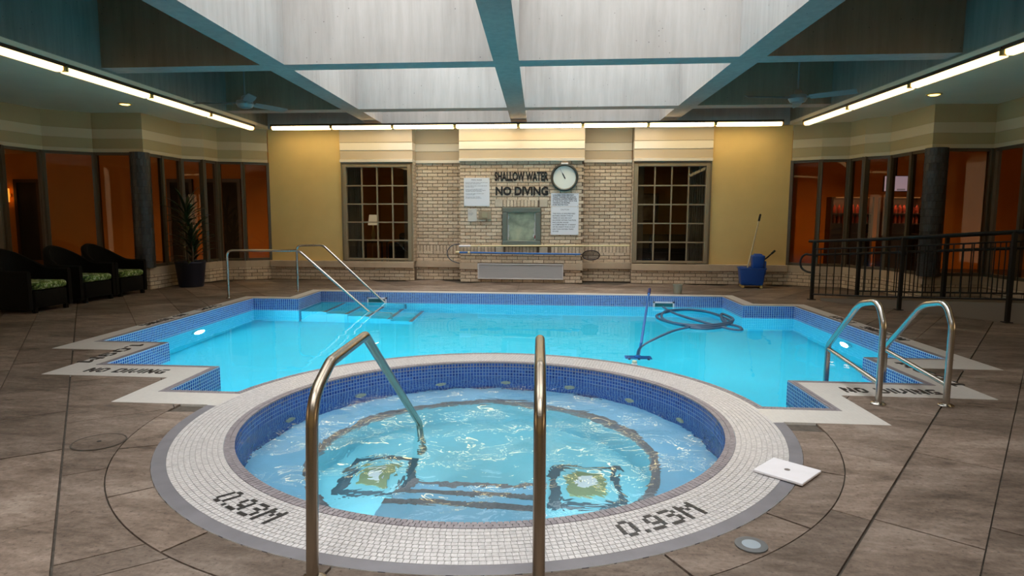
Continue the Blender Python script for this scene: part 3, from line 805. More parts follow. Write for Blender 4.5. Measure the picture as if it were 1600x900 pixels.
for (a, b) in ((px0-.01, vx0-.004), (vx1+.004, px1+.01)):
    mb = MB(); mb.bbox(a, b, YP-.035, YP+.05, CB, CT, .008); mb.build('stone_cap', CAP, wb)
# -- recesses
for w, X0, X1, ph in ((wbl, -2.50, -1.545, 0), (wbr, .842, 1.80, 1)):
    a, b = xb(X0, YR), xb(X1, YR)
    mb = MB(); mb.box(a-.25, b+.25, YR+.014, YR+.3, 0, 2.38); mb.build('mortar', MORTAR, w)
    lay(w, brick_field(a-.06, b+.06, CT+.004, 2.375, soldiers=[(.575, .715, None)], phase=ph), lambda x, z: (x, YR, z))
    lay(w, brick_field(a-.06, b+.06, .006, CB-.004, phase=ph), lambda x, z: (x, YR, z))
    mb = MB(); mb.bbox(a-.05, b+.05, YR-.035, YR+.05, CB, CT, .008); mb.build('stone_cap', CAP, w)
# -- bays (low brick, cap) and plain plaster
for w, X0, X1, WX0, WX1, s in ((wbl, -5.47, -2.505, -3.925, -2.535, -1), (wbr, 1.80, 4.73, 1.815, 3.235, 1)):
    a, b = xb(X0, YB), xb(X1, YB); wa, wb_ = xb(WX0, YB), xb(WX1, YB)
    mb = MB(); mb.box(a+.005, b-.005, YB+.014, YB+.25, 0, CB); mb.build('mortar', MORTAR, w)
    lay(w, brick_field(a, b, .006, CB-.004), lambda x, z: (x, YB, z))
    mb = MB(); mb.bbox(a, b, YB-.035, YB+.05, CB, CT, .008); mb.build('stone_cap', CAP, w)
    edge = xb(-3.965, YB) if s < 0 else xb(3.27, YB)
    mb = MB()
    if s < 0: mb.box(a, edge, YB+.045, YB+.25, CT, 3.0)
    else: mb.box(edge, b, YB+.045, YB+.25, CT, 3.0)
    mb.build('plaster_panel', BEIGE, w)
    mb = MB(); mb.box(min(edge, wa), max(edge, wa) if s < 0 else wa+.001, YB+.01, YB+.25, CT, 2.38)
    if s > 0: mb = MB(); mb.box(wb_, edge, YB+.01, YB+.25, CT, 2.38)
    mb.box(wa, wb_, YB+.01, YB+.25, 2.30, 2.40)
    mb.build('reveal', WFRAME, w)
    # brick return of the bay towards the recess
    xr = b if s < 0 else a
    if s < 0: mb = MB(); mb.box(wb_+.001, xr-.004, YB+.012, YR+.02, CT, 2.38)
    else: mb = MB(); mb.box(xr+.004, wa-.001, YB+.012, YR+.02, CT, 2.38)
    mb.build('bay_jamb', WFRAME, w)
    mb = MB(); z = CT+.004; r = 0
    while z < 2.37:
        for (y0, y1) in (((YB+.02, YB+.12), (YB+.13, YR)) if r % 2 else ((YB+.02, YR-.05),)):
            if s < 0: mb.box(xr-.004, xr+.006, y0, y1, z, z+BRH)
            else: mb.box(xr-.006, xr+.004, y0, y1, z, z+BRH)
        z += PITH; r += 1
    mb.build('return_bricks', BRICK, w, kind='stuff')
# -- cornice: trim, band, pale band, band, on every face of the end wall
CORN = ((2.345, 2.405, BAND_W, .035), (2.405, 2.575, BAND_B, .0), (2.575, 2.73, BAND_W, .012), (2.73, ZC+.02, BAND_B, .02))
for w, X0, X1, y in ((wb, -1.56, .857, YP-.01), (wbl, -2.50, -1.56, YR-.01), (wbr, .857, 1.80, YR-.01), (wbl, -3.965, -2.50, YB-.02), (wbr, 1.80, 3.27, YB-.02)):
    for z0, z1, m_, pr in CORN:
        mb = MB(); mb.bbox(xb(X0, y), xb(X1, y), y-pr, y+.3, z0, z1-.003, .005); mb.build('cornice_band', m_, w)
# -- windows in the end wall
def end_window(name, X0, X1):
    r = root(name, kind='structure'); a, b = xb(X0, YB), xb(X1, YB); z0, z1 = .40, 2.30
    mb = MB(); f_ = .075
    for q in ((a, a+f_, z0, z1), (b-f_, b, z0, z1), (a+f_, b-f_, z1-f_*.7, z1), (a+f_, b-f_, z0, z0+.045)): mb.bbox(q[0], q[1], YB-.03, YB+.09, q[2], q[3], .008)
    mb.build('window_frame', WFRAME, r)
    ia, ib, ja, jb = a+f_, b-f_, z0+.045, z1-f_*.7
    for k in range(1, 4):
        x = ia+(ib-ia)*k/4; mb = MB(); mb.box(x-.013, x+.013, YB+.0, YB+.05, ja, jb); mb.build('muntin', WFRAME, r)
    for k in range(1, 5):
        z = ja+(jb-ja)*k/5; mb = MB(); mb.box(ia, ib, YB+.002, YB+.048, z-.013, z+.013); mb.build('muntin', WFRAME, r)
    for i in range(4):
        for k in range(5):
            mb = MB(); mb.box(ia+(ib-ia)*i/4+.012, ia+(ib-ia)*(i+1)/4-.012, YB+.022, YB+.028, ja+(jb-ja)*k/5+.012, ja+(jb-ja)*(k+1)/5-.012)
            mb.build('pane', GLASSB, r)
    return r
end_window('window_1', -3.925, -2.535); end_window('window_2', 1.815, 3.235)
# -- the stepped glass walls along both sides
def prism(mb, poly, t, z0, z1):
    """wall of thickness t behind a polyline of plan points (world), t to the left of travel"""
    n = len(poly); P = [Vector(p) for p in poly]; off = []
    for i in range(n):
        ds = []
        if i > 0: ds.append((P[i]-P[i-1]).normalized())
        if i < n-1: ds.append((P[i+1]-P[i]).normalized())
        ns = [Vector((-d.y, d.x)) for d in ds]; nn = sum(ns, Vector((0, 0))).normalized()
        off.append(P[i]+nn*t/max(.5, nn.dot(ns[0])))
    for i in range(n-1):
        q = (P[i], P[i+1], off[i+1], off[i])
        mb.add([(p.x, p.y, z) for z in (z0, z1) for p in q], [(0, 1, 5, 4), (1, 2, 6, 5), (2, 3, 7, 6), (3, 0, 4, 7), (4, 5, 6, 7), (3, 2, 1, 0)])
GZ0, GZ1 = CT, 2.35
def glass_wall(name, Z, sgn):
    r = root(name, kind='structure'); pts = [tuple(W(*p))[:2] for p in Z]
    T = -sgn                             # outside lies to the left for the left wall walked from the back... sign chosen below
    mb = MB(); prism(mb, pts, .12*sgn, 0, CB); mb.build('mortar', MORTAR, r)
    mb = MB(); prism(mb, [p for p in pts], .16*sgn, CB, CT); mb.build('stone_cap', CAP, r)
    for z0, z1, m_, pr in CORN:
        m_ = BAND_B_DIM if m_ is BAND_B else BAND_W_DIM
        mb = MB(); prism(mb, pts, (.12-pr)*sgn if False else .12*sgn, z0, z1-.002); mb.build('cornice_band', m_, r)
    for (a, b) in zip(pts, pts[1:]):
        A = Vector(a); Bv = Vector(b); L = (Bv-A).length; d = (Bv-A)/L
        if A.y < 3 and Bv.y < 3: continue
        nin = Vector((d.y, -d.x))*sgn       # towards the hall
        # front of a brick looks along -y of its own axes: turn so that -y is nin
        ang = math.atan2(nin.y, nin.x)+math.pi/2
        ex = Vector((math.cos(ang), math.sin(ang)))
        org = A if ex.dot(d) > 0 else Bv
        lay(r, brick_field(0, L, .006, CB-.004), lambda x, z: (org.x+ex.x*x+nin.x*.006, org.y+ex.y*x+nin.y*.006, z), 290, ang)
        n_ = max(1, round(L/.62))
        for k in range(n_+1):
            p = A+d*L*k/n_-nin*.06; w_ = .028
            mb = MB(); mb.box(-w_, w_, -.045, .045, GZ0, GZ1); mb.build('mullion', MULL, r, False, (p.x, p.y, 0), ang)
        for z in (GZ0, GZ1-.05):
            p = (A+Bv)/2-nin*.06; mb = MB(); mb.box(-L/2, L/2, -.03, .03, z, z+.05); mb.build('rail', MULL, r, False, (p.x, p.y, 0), ang)
        for k in range(n_):
            p = A+d*L*(k+.5)/n_-nin*.06; hw = L/n_/2-.025
            if hw < .03: continue
            mb = MB(); mb.box(-hw, hw, -.004, .004, GZ0+.05, GZ1-.05); mb.build('pane', GLASS, r, False, (p.x, p.y, 0), ang)
    return r
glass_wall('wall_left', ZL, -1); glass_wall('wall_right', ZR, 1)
for mb_r, par_r in REST.values():
    if mb_r.f: mb_r.build('brickwork', BRICK, par_r, kind='stuff')
# ================================================================ lobby seen through the glass
lob = root('wall_lobby', kind='structure')
mb = MB(); mb.box(-17, 13, 17.0, 17.2, 0, 3); mb.box(-17.2, -17, 3, 17.2, 0, 3); mb.box(12.5, 12.7, 3, 17.2, 0, 3); mb.build('amber_wall', AMBER, lob)
mb = MB(); mb.box(-5.2, -5.05, 13.4, 17, 0, 3); mb.box(4.4, 4.55, 13.4, 17, 0, 3); mb.build('partition', AMBER, lob)
mb = MB(); mb.box(-17, 13, 12.95, 17.2, .002, .02); mb.box(-17, -9.7, 3, 12.95, .002, .02); mb.box(8.6, 13, 3, 12.95, .002, .02); mb.build('floor', LOBFL, None, kind='structure')
# end walls of the hall behind the camera
mb = MB(); mb.box(-10.2, 9.2, -2.5, -2.3, 0, 3.1); mb.build('wall_front', BEIGE, None, kind='structure')
# ================================================================ ceiling and coffers
OX0, OX1 = -5.40, 4.62                    # edges of the coffered field
mb = MB()
mb.box(-17.5, OX0, -2.6, 17.3, 3.0, 3.06, WB); mb.box(OX1, 13.5, -2.6, 17.3, 3.0, 3.06, WB); mb.box(OX0, OX1, 12.52, 17.3, 3.0, 3.06, WB)
mb.build('ceiling', CEIL, None, kind='structure')
ZU, ZT = 3.08, 4.35
BX = ((-3.37, -3.07), (-.55, -.25), (2.24, 2.54)); BY = [(-1.86+3.17*k, -1.56+3.17*k) for k in range(5)]     # ..., 7.65-7.95, 10.82-11.12
def beam(name, x0, x1, y0, y1, ma, mb_=None):
    """web with its own soffit face; sides take ma, soffit CONC_U"""
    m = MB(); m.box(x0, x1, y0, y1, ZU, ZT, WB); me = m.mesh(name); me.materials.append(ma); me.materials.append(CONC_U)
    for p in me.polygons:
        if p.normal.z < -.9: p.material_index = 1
    return link(name, me, None, None, kind='structure')
for x0, x1 in BX: beam('ceiling_beam', x0, x1, -2.3, 12.50, CONC)
for y0, y1 in BY:
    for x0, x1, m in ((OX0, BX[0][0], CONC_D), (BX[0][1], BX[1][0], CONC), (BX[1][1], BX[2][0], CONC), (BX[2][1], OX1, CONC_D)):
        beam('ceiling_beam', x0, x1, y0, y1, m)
# edge walls of the coffered field
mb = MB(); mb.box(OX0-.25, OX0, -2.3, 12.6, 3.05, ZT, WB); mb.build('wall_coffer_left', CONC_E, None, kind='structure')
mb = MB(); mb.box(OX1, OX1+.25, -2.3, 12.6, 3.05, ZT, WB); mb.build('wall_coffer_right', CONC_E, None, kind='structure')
mb = MB(); mb.box(OX0, OX1, 12.50, 12.7, 3.0, ZT, WB); mb.build('wall_coffer_back', CONC, None, kind='structure')
mb = MB(); mb.box(OX0, OX1, -2.55, -2.3, 3.05, ZT, WB); mb.build('wall_coffer_front', CONC, None, kind='structure')
# closed lids over the side coffers, glazed roof over the middle ones
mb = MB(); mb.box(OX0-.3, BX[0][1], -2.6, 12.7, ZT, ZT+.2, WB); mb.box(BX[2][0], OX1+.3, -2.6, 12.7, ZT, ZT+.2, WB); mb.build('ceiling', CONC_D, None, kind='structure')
sk = root('skylight', kind='structure')
ys = [-2.3]+[(a+b)/2 for a, b in BY]+[12.50]
for (xa, xb_) in ((BX[0][1], BX[1][0]), (BX[1][1], BX[2][0])):
    for ya, yb in zip(ys, ys[1:]):
        mb = MB(); mb.box(xa, xb_, ya+.03, yb-.03, ZT+.06, ZT+.08, WB); mb.build('pane', SKYGL, sk)
        mb = MB(); mb.box(xa, xb_, ya-.03, ya+.03, ZT, ZT+.12, WB); mb.build('glazing_bar', HOUS, sk)
# ================================================================ strip lights
def strip_light(loc, length, rz, label, group, mat=None):
    t = thing('strip_light', label, 'strip light', loc, rz, group)
    mb = MB(); mb.box(-length/2, length/2, -.07, .06, .045, .066); mb.box(-length/2, length/2, .056, .064, .026, .05)
    if not mat: mb.box(-length/2, length/2, -.072, -.064, -.012, .05)  # added wall-side shield, keeps tube light from blazing on the upper wall
    mb.build('housing', HOUS, t)
    mb = MB(); h = length/2-.03
    prof = [(-.052, .042), (-.058, .0), (-.035, -.032), (.03, -.034), (.05, -.01), (.05, .042)]
    vs = [(x, a, b) for x in (-h, h) for a, b in prof]; n = len(prof)
    mb.add(vs, [(i, (i+1) % n, n+(i+1) % n, n+i) for i in range(n)]+[tuple(range(n))[::-1], tuple(range(n, 2*n))]); mb.build('diffuser', mat or LAMPM, t)
    for s in (-1, 1):
        mb = MB(); mb.box(s*(length/2-.012)-.014, s*(length/2-.012)+.014, -.055, .055, -.02, .045); mb.build('end_bracket', BRACK, t)
    return t
ordn = ['first', 'second', 'third', 'fourth', 'fifth', 'sixth', 'seventh', 'eighth', 'ninth']
for k in range(8):
    X = -5.26+1.2128*(k+.5); p = W(X, 12.34)*(12.14/12.34)
    strip_light((p.x, p.y, 2.962), 1.19, math.pi, f'glowing warm strip light over the end wall, {ordn[k]} from the left corner', 'strip lights over the end wall')
for side, X in ((-1, -5.47), (1, 4.69)):
    for k in range(8):
        y = 11.95-1.63*(k+.5); p = W(X, y)
        o = strip_light((p.x, p.y, 2.93), 1.61, ANG+math.pi/2*(1 if side > 0 else -1)*1, f'glowing warm strip light on the {"left" if side < 0 else "right"} aisle edge, {ordn[k]} from the end wall', f'strip lights along the {"left" if side < 0 else "right"} aisle', LAMPS)

# ================================================================ grab rails of the hot tub
def rail_thing(label, X, y, prof, r, mat, group=None, flange=True, rz=ANG, fr=.12, extra=None, flange_at=((0, 0),)):
    """prof: points (along, up) in the rail's own upright plane"""
    t = thing('handrail', label, 'handrail', W(X, y), rz, group)
    mb = MB(); mb.tube(fillet([(0, a, z) for a, z in prof], fr, 8), r, 16); mb.build('tube', mat, t, True)
    for a, z in flange_at:
        mb = MB(); mb.lathe([(r*2.3, z+.001), (r*2.3, z+.008), (r*1.8, z+.016), (r*1.05, z+.02)], 20, (0, a, 0)); mb.build('base_flange', mat, t, True)
    if extra:
        mb = MB(); mb.tube([(0, a, z) for a, z in extra], r*.8, 12); mb.build('brace', mat, t, True)
    return t
rail_thing('stainless grab rail left of the hot tub steps, seen bent over the water', -.785, 2.05, [(0, 0), (.05, .64), (.255, .725), (.745, .735), (2.025, -.10), (2.025, -.62)], .0215, STEEL, 'grab rails of the hot tub', fr=[.16, .12, .05, .10])
rail_thing('stainless grab rail right of the hot tub steps, seen end on', .008, 2.05, [(0, 0), (.05, .64), (.255, .725), (.745, .735), (2.025, -.10), (2.025, -.62)], .0215, STEEL, 'grab rails of the hot tub', fr=[.16, .12, .05, .10])
# ladder rails on the right corner
for X, l in ((2.345, 'curved stainless ladder rail on the right coping, the one nearer the hot tub'), (2.787, 'curved stainless ladder rail on the right coping, the outer of the pair')):
    rail_thing(l, X, 4.50, [(0, 0), (.0, .56), (.08, .705), (.34, .655), (.80, .25), (.815, -.95)], .0215, STEEL2, 'ladder rails at the right corner', fr=[.14, .13, .3, .10], extra=[(.0, .145), (.79, .225)])
# stair rails in the far left alcove
for X, y, h, l, xs in ((-4.84, 9.50, .745, 'long stainless stair rail at the far left pool steps, nearer one', (1.15, 2.25)), (-4.11, 10.50, .785, 'stainless stair rail at the far left pool steps, the one by the end wall', (.46, 1.53))):
    t = thing('handrail', l, 'handrail', W(X, y), 0, 'stair rails of the pool')
    mb = MB(); mb.tube(fillet([(0, 0, 0), (0, 0, h), (xs[0], 0, h+.01), (xs[1], 0, -.19), (xs[1]+.34, 0, -.30), (xs[1]+.34, 0, -.80)], [.10, .16, .05, .06], 8), .019, 14); mb.build('tube', STEEL2, t, True)
    mb = MB(); mb.lathe([(.045, .001), (.045, .008), (.02, .018)], 18); mb.build('base_flange', STEEL2, t, True)

# ================================================================ things on the end wall
x_ = lambda X: xb(X, YP)
t = thing('wall_lettering', 'black raised letters reading SHALLOW WATER NO DIVING above the framed niche', 'sign', (x_(-.35), YP, 1.69))
text('letters', 'SHALLOW WATER', .2, (-.517, -.004, .287), LETTER, t, width=1.037, height=.178, ext=.006, bold=.0075)
text('letters', 'NO DIVING', .2, (-.505, -.004, .012), LETTER, t, width=1.018, height=.172, ext=.006, bold=.008)
def sign(label, X0, X1, z0, z1, head, body, ink, hs, bs, mat=SIGNW, bw=.9, line=1.0, group=None, hz=.9, bz=.8, bold=0):
    c = x_((X0+X1)/2); w_ = X1-X0; h_ = z1-z0
    t = thing('notice_board', label, 'sign', (c, YP, z0), 0, group)
    mb = MB(); mb.bbox(-w_/2, w_/2, -.018, -.002, 0, h_, .003); mb.build('board', mat, t)
    if head: text('heading', head, hs, (0, -.0185, h_*hz), ink, t, align='CENTER', ext=.0004)
    if body: text('wording', body, bs, (-w_*.44, -.0185, h_*bz), ink, t, width=w_*bw, ext=.0004, line=line, bold=bold)
    for sx in (-1, 1):
        for zz in (.02, h_-.02):
            mb = MB(); mb.lathe([(.006, 0), (.004, .004), (.0001, .005)], 8, mp=lambda a, b, c2: (a+sx*(w_/2-.02), -.018-c2, b+zz)); mb.build('screw', CHROME, t)
sign('white pool rules board left of the black lettering', -1.466, -.966, 1.488, 2.03, 'POOL RULES',
     'Every bather shall take a shower using warm water\nand soap before entering the pool.\n\nNo person infected with a communicable disease\nshall enter the pool.\n\nNo person shall bring a glass container\nonto the deck or into the pool and no person\nshall pollute the water in any manner.\n\nNo person shall engage in boisterous play\nin or about the pool.\n\nThe maximum number of bathers\npermitted in the pool is posted here.', INK, .036, .022, hz=.90, bz=.82, bw=.88)
sign('small pale notice sheet under the pool rules board', -1.393, -1.217, 1.19, 1.439, '', 'NOTICE\n\nEMERGENCY\nTELEPHONE\nIN LOBBY', INKL, .02, .018, plain('notice_paper', (.60, .58, .54), .7), bz=.78, bw=.6)
sign('white board of bold slanted capitals under the clock', .224, .755, 1.482, 1.735, '', 'CHILDREN WHO ARE NOT\nTOILET TRAINED OR ADULTS\nWEARING DIAPERS PERMITTED\nIN THE POOL ONLY WITH THE\nWEARING OF PROPER\nSWIM PROTECTION', INK, .03, .032, bz=.82, bw=.88, line=1.12, bold=.001)
sign('tall white caution board, lowest under the clock', .226, .758, .940, 1.476, 'CAUTION', 'THIS POOL IS UNSUPERVISED\nBATHERS UNDER TWELVE\nYEARS OF AGE ARE NOT\nALLOWED WITHIN THE POOL\nENCLOSURE UNLESS\nACCOMPANIED BY A PARENT\nOR HIS AGENT WHO IS NOT\nLESS THAN SIXTEEN YEARS\nOF AGE', INK, .036, .034, hz=.88, bz=.74, bw=.86, line=1.28, bold=.0004)
t = thing('wall_box', 'small beige metal box on the bricks beside the notice sheet', 'box', (x_(-1.053), YP, 1.229))
mb = MB(); mb.bbox(-.125, .125, -.045, -.002, 0, .16, .008); mb.build('case', plain('box_beige', (.30, .25, .17), .5), t)
mb = MB(); mb.bbox(-.06, .05, -.055, -.045, .03, .13, .006); mb.build('dial_cover', plain('box_olive', (.33, .30, .20), .4), t)
# clock
t = thing('pool_clock', 'large round wall clock with white face and dark grey rim', 'clock', (x_(.478), YP, 2.035))
mpc = lambda a, b, c2: (a, -c2, b)
mb = MB(); mb.lathe([(.262, .001), (.266, .03), (.262, .06), (.235, .07), (.218, .055), (.215, .02)], 48, mp=mpc); mb.build('rim', plain('clock_rim', (.06, .065, .06), .35, .4), t, True)
mb = MB(); mb.lathe([(.0001, .03), (.218, .03), (.218, .02)], 48, mp=mpc); mb.build('face', plain('clock_face', (.84, .88, .82), .5), t)
mb = MB(); mb.bbox(-.07, .07, -.068, -.005, .245, .275, .006); mb.build('top_clip', WHITEP, t)
hand = MB(); a = math.radians(118)
ux, uz = math.cos(a), math.sin(a)
hand.add([(-uz*.008-ux*.035, -.034, ux*.008-uz*.035), (uz*.008-ux*.035, -.034, -ux*.008-uz*.035), (uz*.012+ux*.06, -.034, -ux*.012+uz*.06), (ux*.12, -.034, uz*.12), (-uz*.012+ux*.06, -.034, ux*.012+uz*.06)], [(0, 1, 2, 3, 4)]); hand.build('hand', LETTER, t)
hand = MB(); hand.add([(-uz*.003+ux*.05, -.033, ux*.003+uz*.05), (uz*.003+ux*.05, -.033, -ux*.003+uz*.05), (uz*.002+ux*.19, -.033, -ux*.002+uz*.19), (-uz*.002+ux*.19, -.033, ux*.002+uz*.19)], [(0, 1, 2, 3)]); hand.build('sweep_hand', INKL, t)
hand = MB(); hand.lathe([(.013, .034), (.010, .040), (.0001, .041)], 12, mp=mpc); hand.build('hub', LETTER, t)
# framed niche
t = thing('framed_hatch', 'square grey metal framed hatch with clouded greenish pane in the brickwork', 'hatch', (x_(-.341), YP, 1.094))
w2, h2 = .373, .370
mb = MB()
for (x0, x1, z0, z1) in ((-w2, w2, h2-.10, h2), (-w2, w2, -h2, -h2+.10), (-w2, -w2+.10, -h2+.10, h2-.10), (w2-.10, w2, -h2+.10, h2-.10)):
    mb.bbox(x0, x1, -.05, .04, z0, z1, .012)
mb.build('frame', NICHE, t)
m, nt, b = _new('clouded_pane'); tc = N(nt, 'ShaderNodeTexCoord'); nz = N(nt, 'ShaderNodeTexNoise'); nz.inputs['Scale'].default_value = 5; nz.inputs['Detail'].default_value = 5
nt.links.new(tc.outputs['Object'], nz.inputs['Vector']); nt.links.new(ramp(nt, [(.35, (.20, .25, .20)), (.55, (.36, .42, .32)), (.7, (.46, .50, .36))], nz.outputs[0]), b.inputs['Base Color']); b.inputs['Roughness'].default_value = .15
mb = MB(); mb.box(-w2+.09, w2-.09, .005, .012, -h2+.09, h2-.09); mb.build('pane', m, t)
mb = MB(); rg = random.Random(3)
pts = [(-w2+.10+.0, -h2+.12)]
for s in (-1, 1):
    prev = None; n = 9
    for i in range(n):
        z0 = -h2+.11+(2*h2-.22)*i/n; z1 = -h2+.11+(2*h2-.22)*(i+1)/n; wv = .012+.03*rg.random()*(1.4-i/n)
        a_, b_ = (s*(w2-.10), s*(w2-.10-wv)); mb.box(min(a_, b_), max(a_, b_), .000, .004, z0, z1)
mb.build('torn_film', plain('torn_film', (.50, .53, .52), .6), t, label='whitish torn film left along the pane edges')
mb = MB(); mb.box(w2-.125, w2-.105, -.004, .002, -h2+.14, -h2+.20); mb.build('red_sticker', plain('red_sticker', (.25, .02, .03), .5), t)
# convector grille
t = thing('convector_grille', 'long low white louvred convector grille at the foot of the bricks', 'grille', (x_(-.36), YP, .068))
w2, h_ = .838, .304
mb = MB()
for (x0, x1, z0, z1) in ((-w2, w2, h_-.018, h_), (-w2, w2, 0, .018), (-w2, -w2+.022, .018, h_-.018), (w2-.022, w2, .018, h_-.018)): mb.bbox(x0, x1, -.05, .0, z0, z1, .004)
mb.build('frame', PANEL, t)
mb = MB(); mb.box(-w2+.01, w2-.01, -.012, -.004, .01, h_-.01); mb.build('backing', plain('grille_backing', (.14, .14, .15), .6), t)
mb = MB(); mb.add([(-w2+.02, -.042, -.008), (w2-.02, -.042, -.008), (w2-.02, -.016, .010), (-w2+.02, -.016, .010), (-w2+.02, -.042, -.005), (w2-.02, -.042, -.005), (w2-.02, -.016, .013), (-w2+.02, -.016, .013)], [(0, 1, 2, 3), (7, 6, 5, 4), (0, 4, 5, 1), (2, 6, 7, 3)]); sl = mb.mesh('slat')
for k in range(13): link('slat', sl, PANEL, t, (0, 0, .03+.0205*k))
# poles on hooks
def wall_pole(label, X0, X1, z0, z1, r, mat, cat='pole', name='telescopic_pole', tips=None, y=YP-.07):
    t = thing(name, label, cat, (x_(X0), y, z0)); d = Vector((X1-X0, 0, z1-z0))
    mb = MB(); mb.tube([(0, 0, 0), d], r, 10); mb.build('shaft', mat, t, True)
    for a, b, m_ in tips or ():
        mb = MB(); mb.tube([d*a, d*b], r*1.35, 10); mb.build('grip', m_, t, True)
    for k in (.12, .62):
        p = d*k; mb = MB(); mb.tube([(p.x, .075, p.z+.01), (p.x, .0, p.z-r-.006), (p.x, -.02, p.z-r-.004), (p.x, -.025, p.z+.012)], .005, 6); mb.build('hook', CHROME, t, True)
    return t
IVORY = plain('ivory_pole', (.70, .62, .36), .4); PBLUE = plain('blue_pole_paint', (.02, .13, .42), .35)
wall_pole('long pale yellow pole hung across the bricks on hooks', -1.560, 1.735, .712, .742, .016, IVORY, tips=((0, .07, WHITEP),))
t = wall_pole('blue pole hung below the yellow pole, carrying the skimmer net', -1.625, .80, .588, .570, .019, PBLUE, tips=((0, .03, IVORY), (.10, .115, IVORY)))
t = thing('skimmer_net', 'dark oval skimmer net on the end of the blue pole', 'net', (x_(1.005), YP-.07, .555))
mb = MB(); mb.tube([(.165*math.cos(2*math.pi*k/28), -.01, .092*math.sin(2*math.pi*k/28)) for k in range(28)], .010, 8, closed=True); mb.tube([(-.20, 0, .015), (-.155, -.01, .01)], .012, 8); mb.build('hoop', plain('brown_hoop', (.035, .02, .02), .5), t, True)
m, nt, b = _new('net_mesh'); b.inputs['Base Color'].default_value = (.04, .026, .024, 1); tr = N(nt, 'ShaderNodeBsdfTransparent'); mx = N(nt, 'ShaderNodeMixShader'); mx.inputs[0].default_value = .62
nt.links.new(tr.outputs[0], mx.inputs[1]); nt.links.new(b.outputs[0], mx.inputs[2]); nt.links.new(mx.outputs[0], nt.nodes['Material Output'].inputs['Surface'])
mb = MB(); prof = [(1, 0), (.8, .03), (.4, .05), (.001, .055)]
vs = [(.162*s*math.cos(2*math.pi*k/24), -.008+d, .089*s*math.sin(2*math.pi*k/24)) for s, d in prof for k in range(24)]
mb.add(vs, [(i*24+k, i*24+(k+1) % 24, (i+1)*24+(k+1) % 24, (i+1)*24+k) for i in range(3) for k in range(24)]); mb.build('netting', m, t, True)
t = thing('hose_loop', 'thin grey hose looped on the bricks left of the poles', 'hose', (xb(-1.55, YR-.05), YR-.05, .36))
pts = [(-.0, -.30, .385)]+[(-.02-.24*math.sin(math.pi*k/14), -.28+.02*k/14, .20+.185*math.cos(math.pi*k/14)) for k in range(1, 14)]+[(-.0, -.3, .0)]
mb = MB(); mb.tube(pts, .010, 8); mb.build('hose', plain('hose_grey', (.13, .14, .17), .5), t, True)

# ================================================================ on and in the pool
def floaty(): pass
t = thing('vacuum_pole', 'blue pole with vacuum head standing in the pool, leaning on the far side', 'pool vacuum', W(1.06, 6.75, -.30))
top = Vector(W(1.72, 10.02, .16))-Vector(W(1.06, 6.75, -.30))
mb = MB(); mb.tube([(0, 0, .03), top], .016, 10); mb.build('shaft', PBLUE, t, True)
mb = MB(); mb.tube([top*.93, top*1.01], .024, 10); mb.build('grip', plain('navy_grip', (.008, .016, .10), .5), t, True)
mb = MB(); mb.bbox(-.14, .14, -.07, .07, -.01, .03, .012)
mb.tube([(0, 0, .02), (0, .02, .09)], .03, 10); mb.build('vacuum_head', PBLUE, t)
for k in (-1, 0, 1):
    mb = MB(); mb.lathe([(.028, -.012), (.028, .012)], 12, mp=lambda a, b, c2: (c2+k*.10, b-.075, a)); mb.build('wheel', plain('navy_wheel', (.006, .012, .08), .5) if 'navy_wheel' not in MATS else MATS['navy_wheel'], t, True)
# floating hose
pts = [Vector(W(1.06, 6.78, -.24)), Vector(W(1.16, 7.2, -.19)), Vector(W(1.42, 7.7, -.168)), Vector(W(1.75, 8.25, -.165)), Vector(W(2.05, 8.55, -.165))]
cen = Vector(W(2.22, 9.25, -.163))
for k in range(46):
    a = -2.0+k*2*math.pi/19; rx = .42+.05*math.sin(k*.9); ry = .80+.08*math.cos(k*.7)
    pts.append(cen+Vector((rx*math.cos(a)+.05*math.sin(k*.33), ry*math.sin(a), .0008*k)))
pts += [Vector(W(2.55, 8.9, -.15)), Vector(W(2.66, 8.6, -.16)), Vector(W(2.60, 8.35, -.165)), Vector(W(2.42, 8.55, -.16)), Vector(W(2.05, 9.6, -.15)), Vector(W(2.02, 10.45, -.165))]
def smooth(pts, n=4):
    out = []
    for i in range(len(pts)-1):
        p0, p1, p2, p3 = pts[max(i-1, 0)], pts[i], pts[i+1], pts[min(i+2, len(pts)-1)]
        for k in range(n):
            s = k/n; out.append(.5*((2*p1)+(p2-p0)*s+(2*p0-5*p1+4*p2-p3)*s*s+(3*p1-p0-3*p2+p3)*s**3))
    return out+[pts[-1]]
mb = MB(); mb.tube(smooth(pts), .019, 8); o = mb.build('vacuum_hose', plain('slate_blue_hose', (.05, .11, .20), .4), smooth=True)
tag(o, 'slate blue vacuum hose coiled on the water near the far skimmer', 'hose')
t = thing('bucket', 'small pale grey bucket on the far deck by the pool edge', 'bucket', W(2.345, 10.93, 0))
mb = MB(); mb.lathe([(.0001, .004), (.058, .004), (.060, .0), (.064, .0), (.080, .15), (.084, .155), (.084, .163), (.076, .163), (.060, .012), (.0001, .012)], 20); mb.build('body', plain('bucket_grey', (.30, .29, .23), .5), t, True)
mb = MB(); mb.tube([(.08*math.cos(a), .02*math.sin(a)-.02*0, .15+.0*math.sin(a)-.10*math.sin(a)*0-.03*math.sin(a)) for a in [math.pi*k/12 for k in range(13)]], .003, 6); mb.build('bail_handle', CHROME, t, True)
t = thing('chlorine_float', 'little cream float on the water behind the hot tub rim', 'float', W(.955, 6.30, Z_W))
mb = MB(); mb.lathe([(.0001, -.05), (.022, -.05), (.024, .035), (.0001, .037)], 14); mb.build('tube', plain('cream_float', (.75, .72, .50), .5), t, True)
mb = MB(); mb.lathe([(.024, -.01), (.03, -.006), (.03, .006), (.024, .010)], 14); mb.build('collar', WHITEP, t, True)

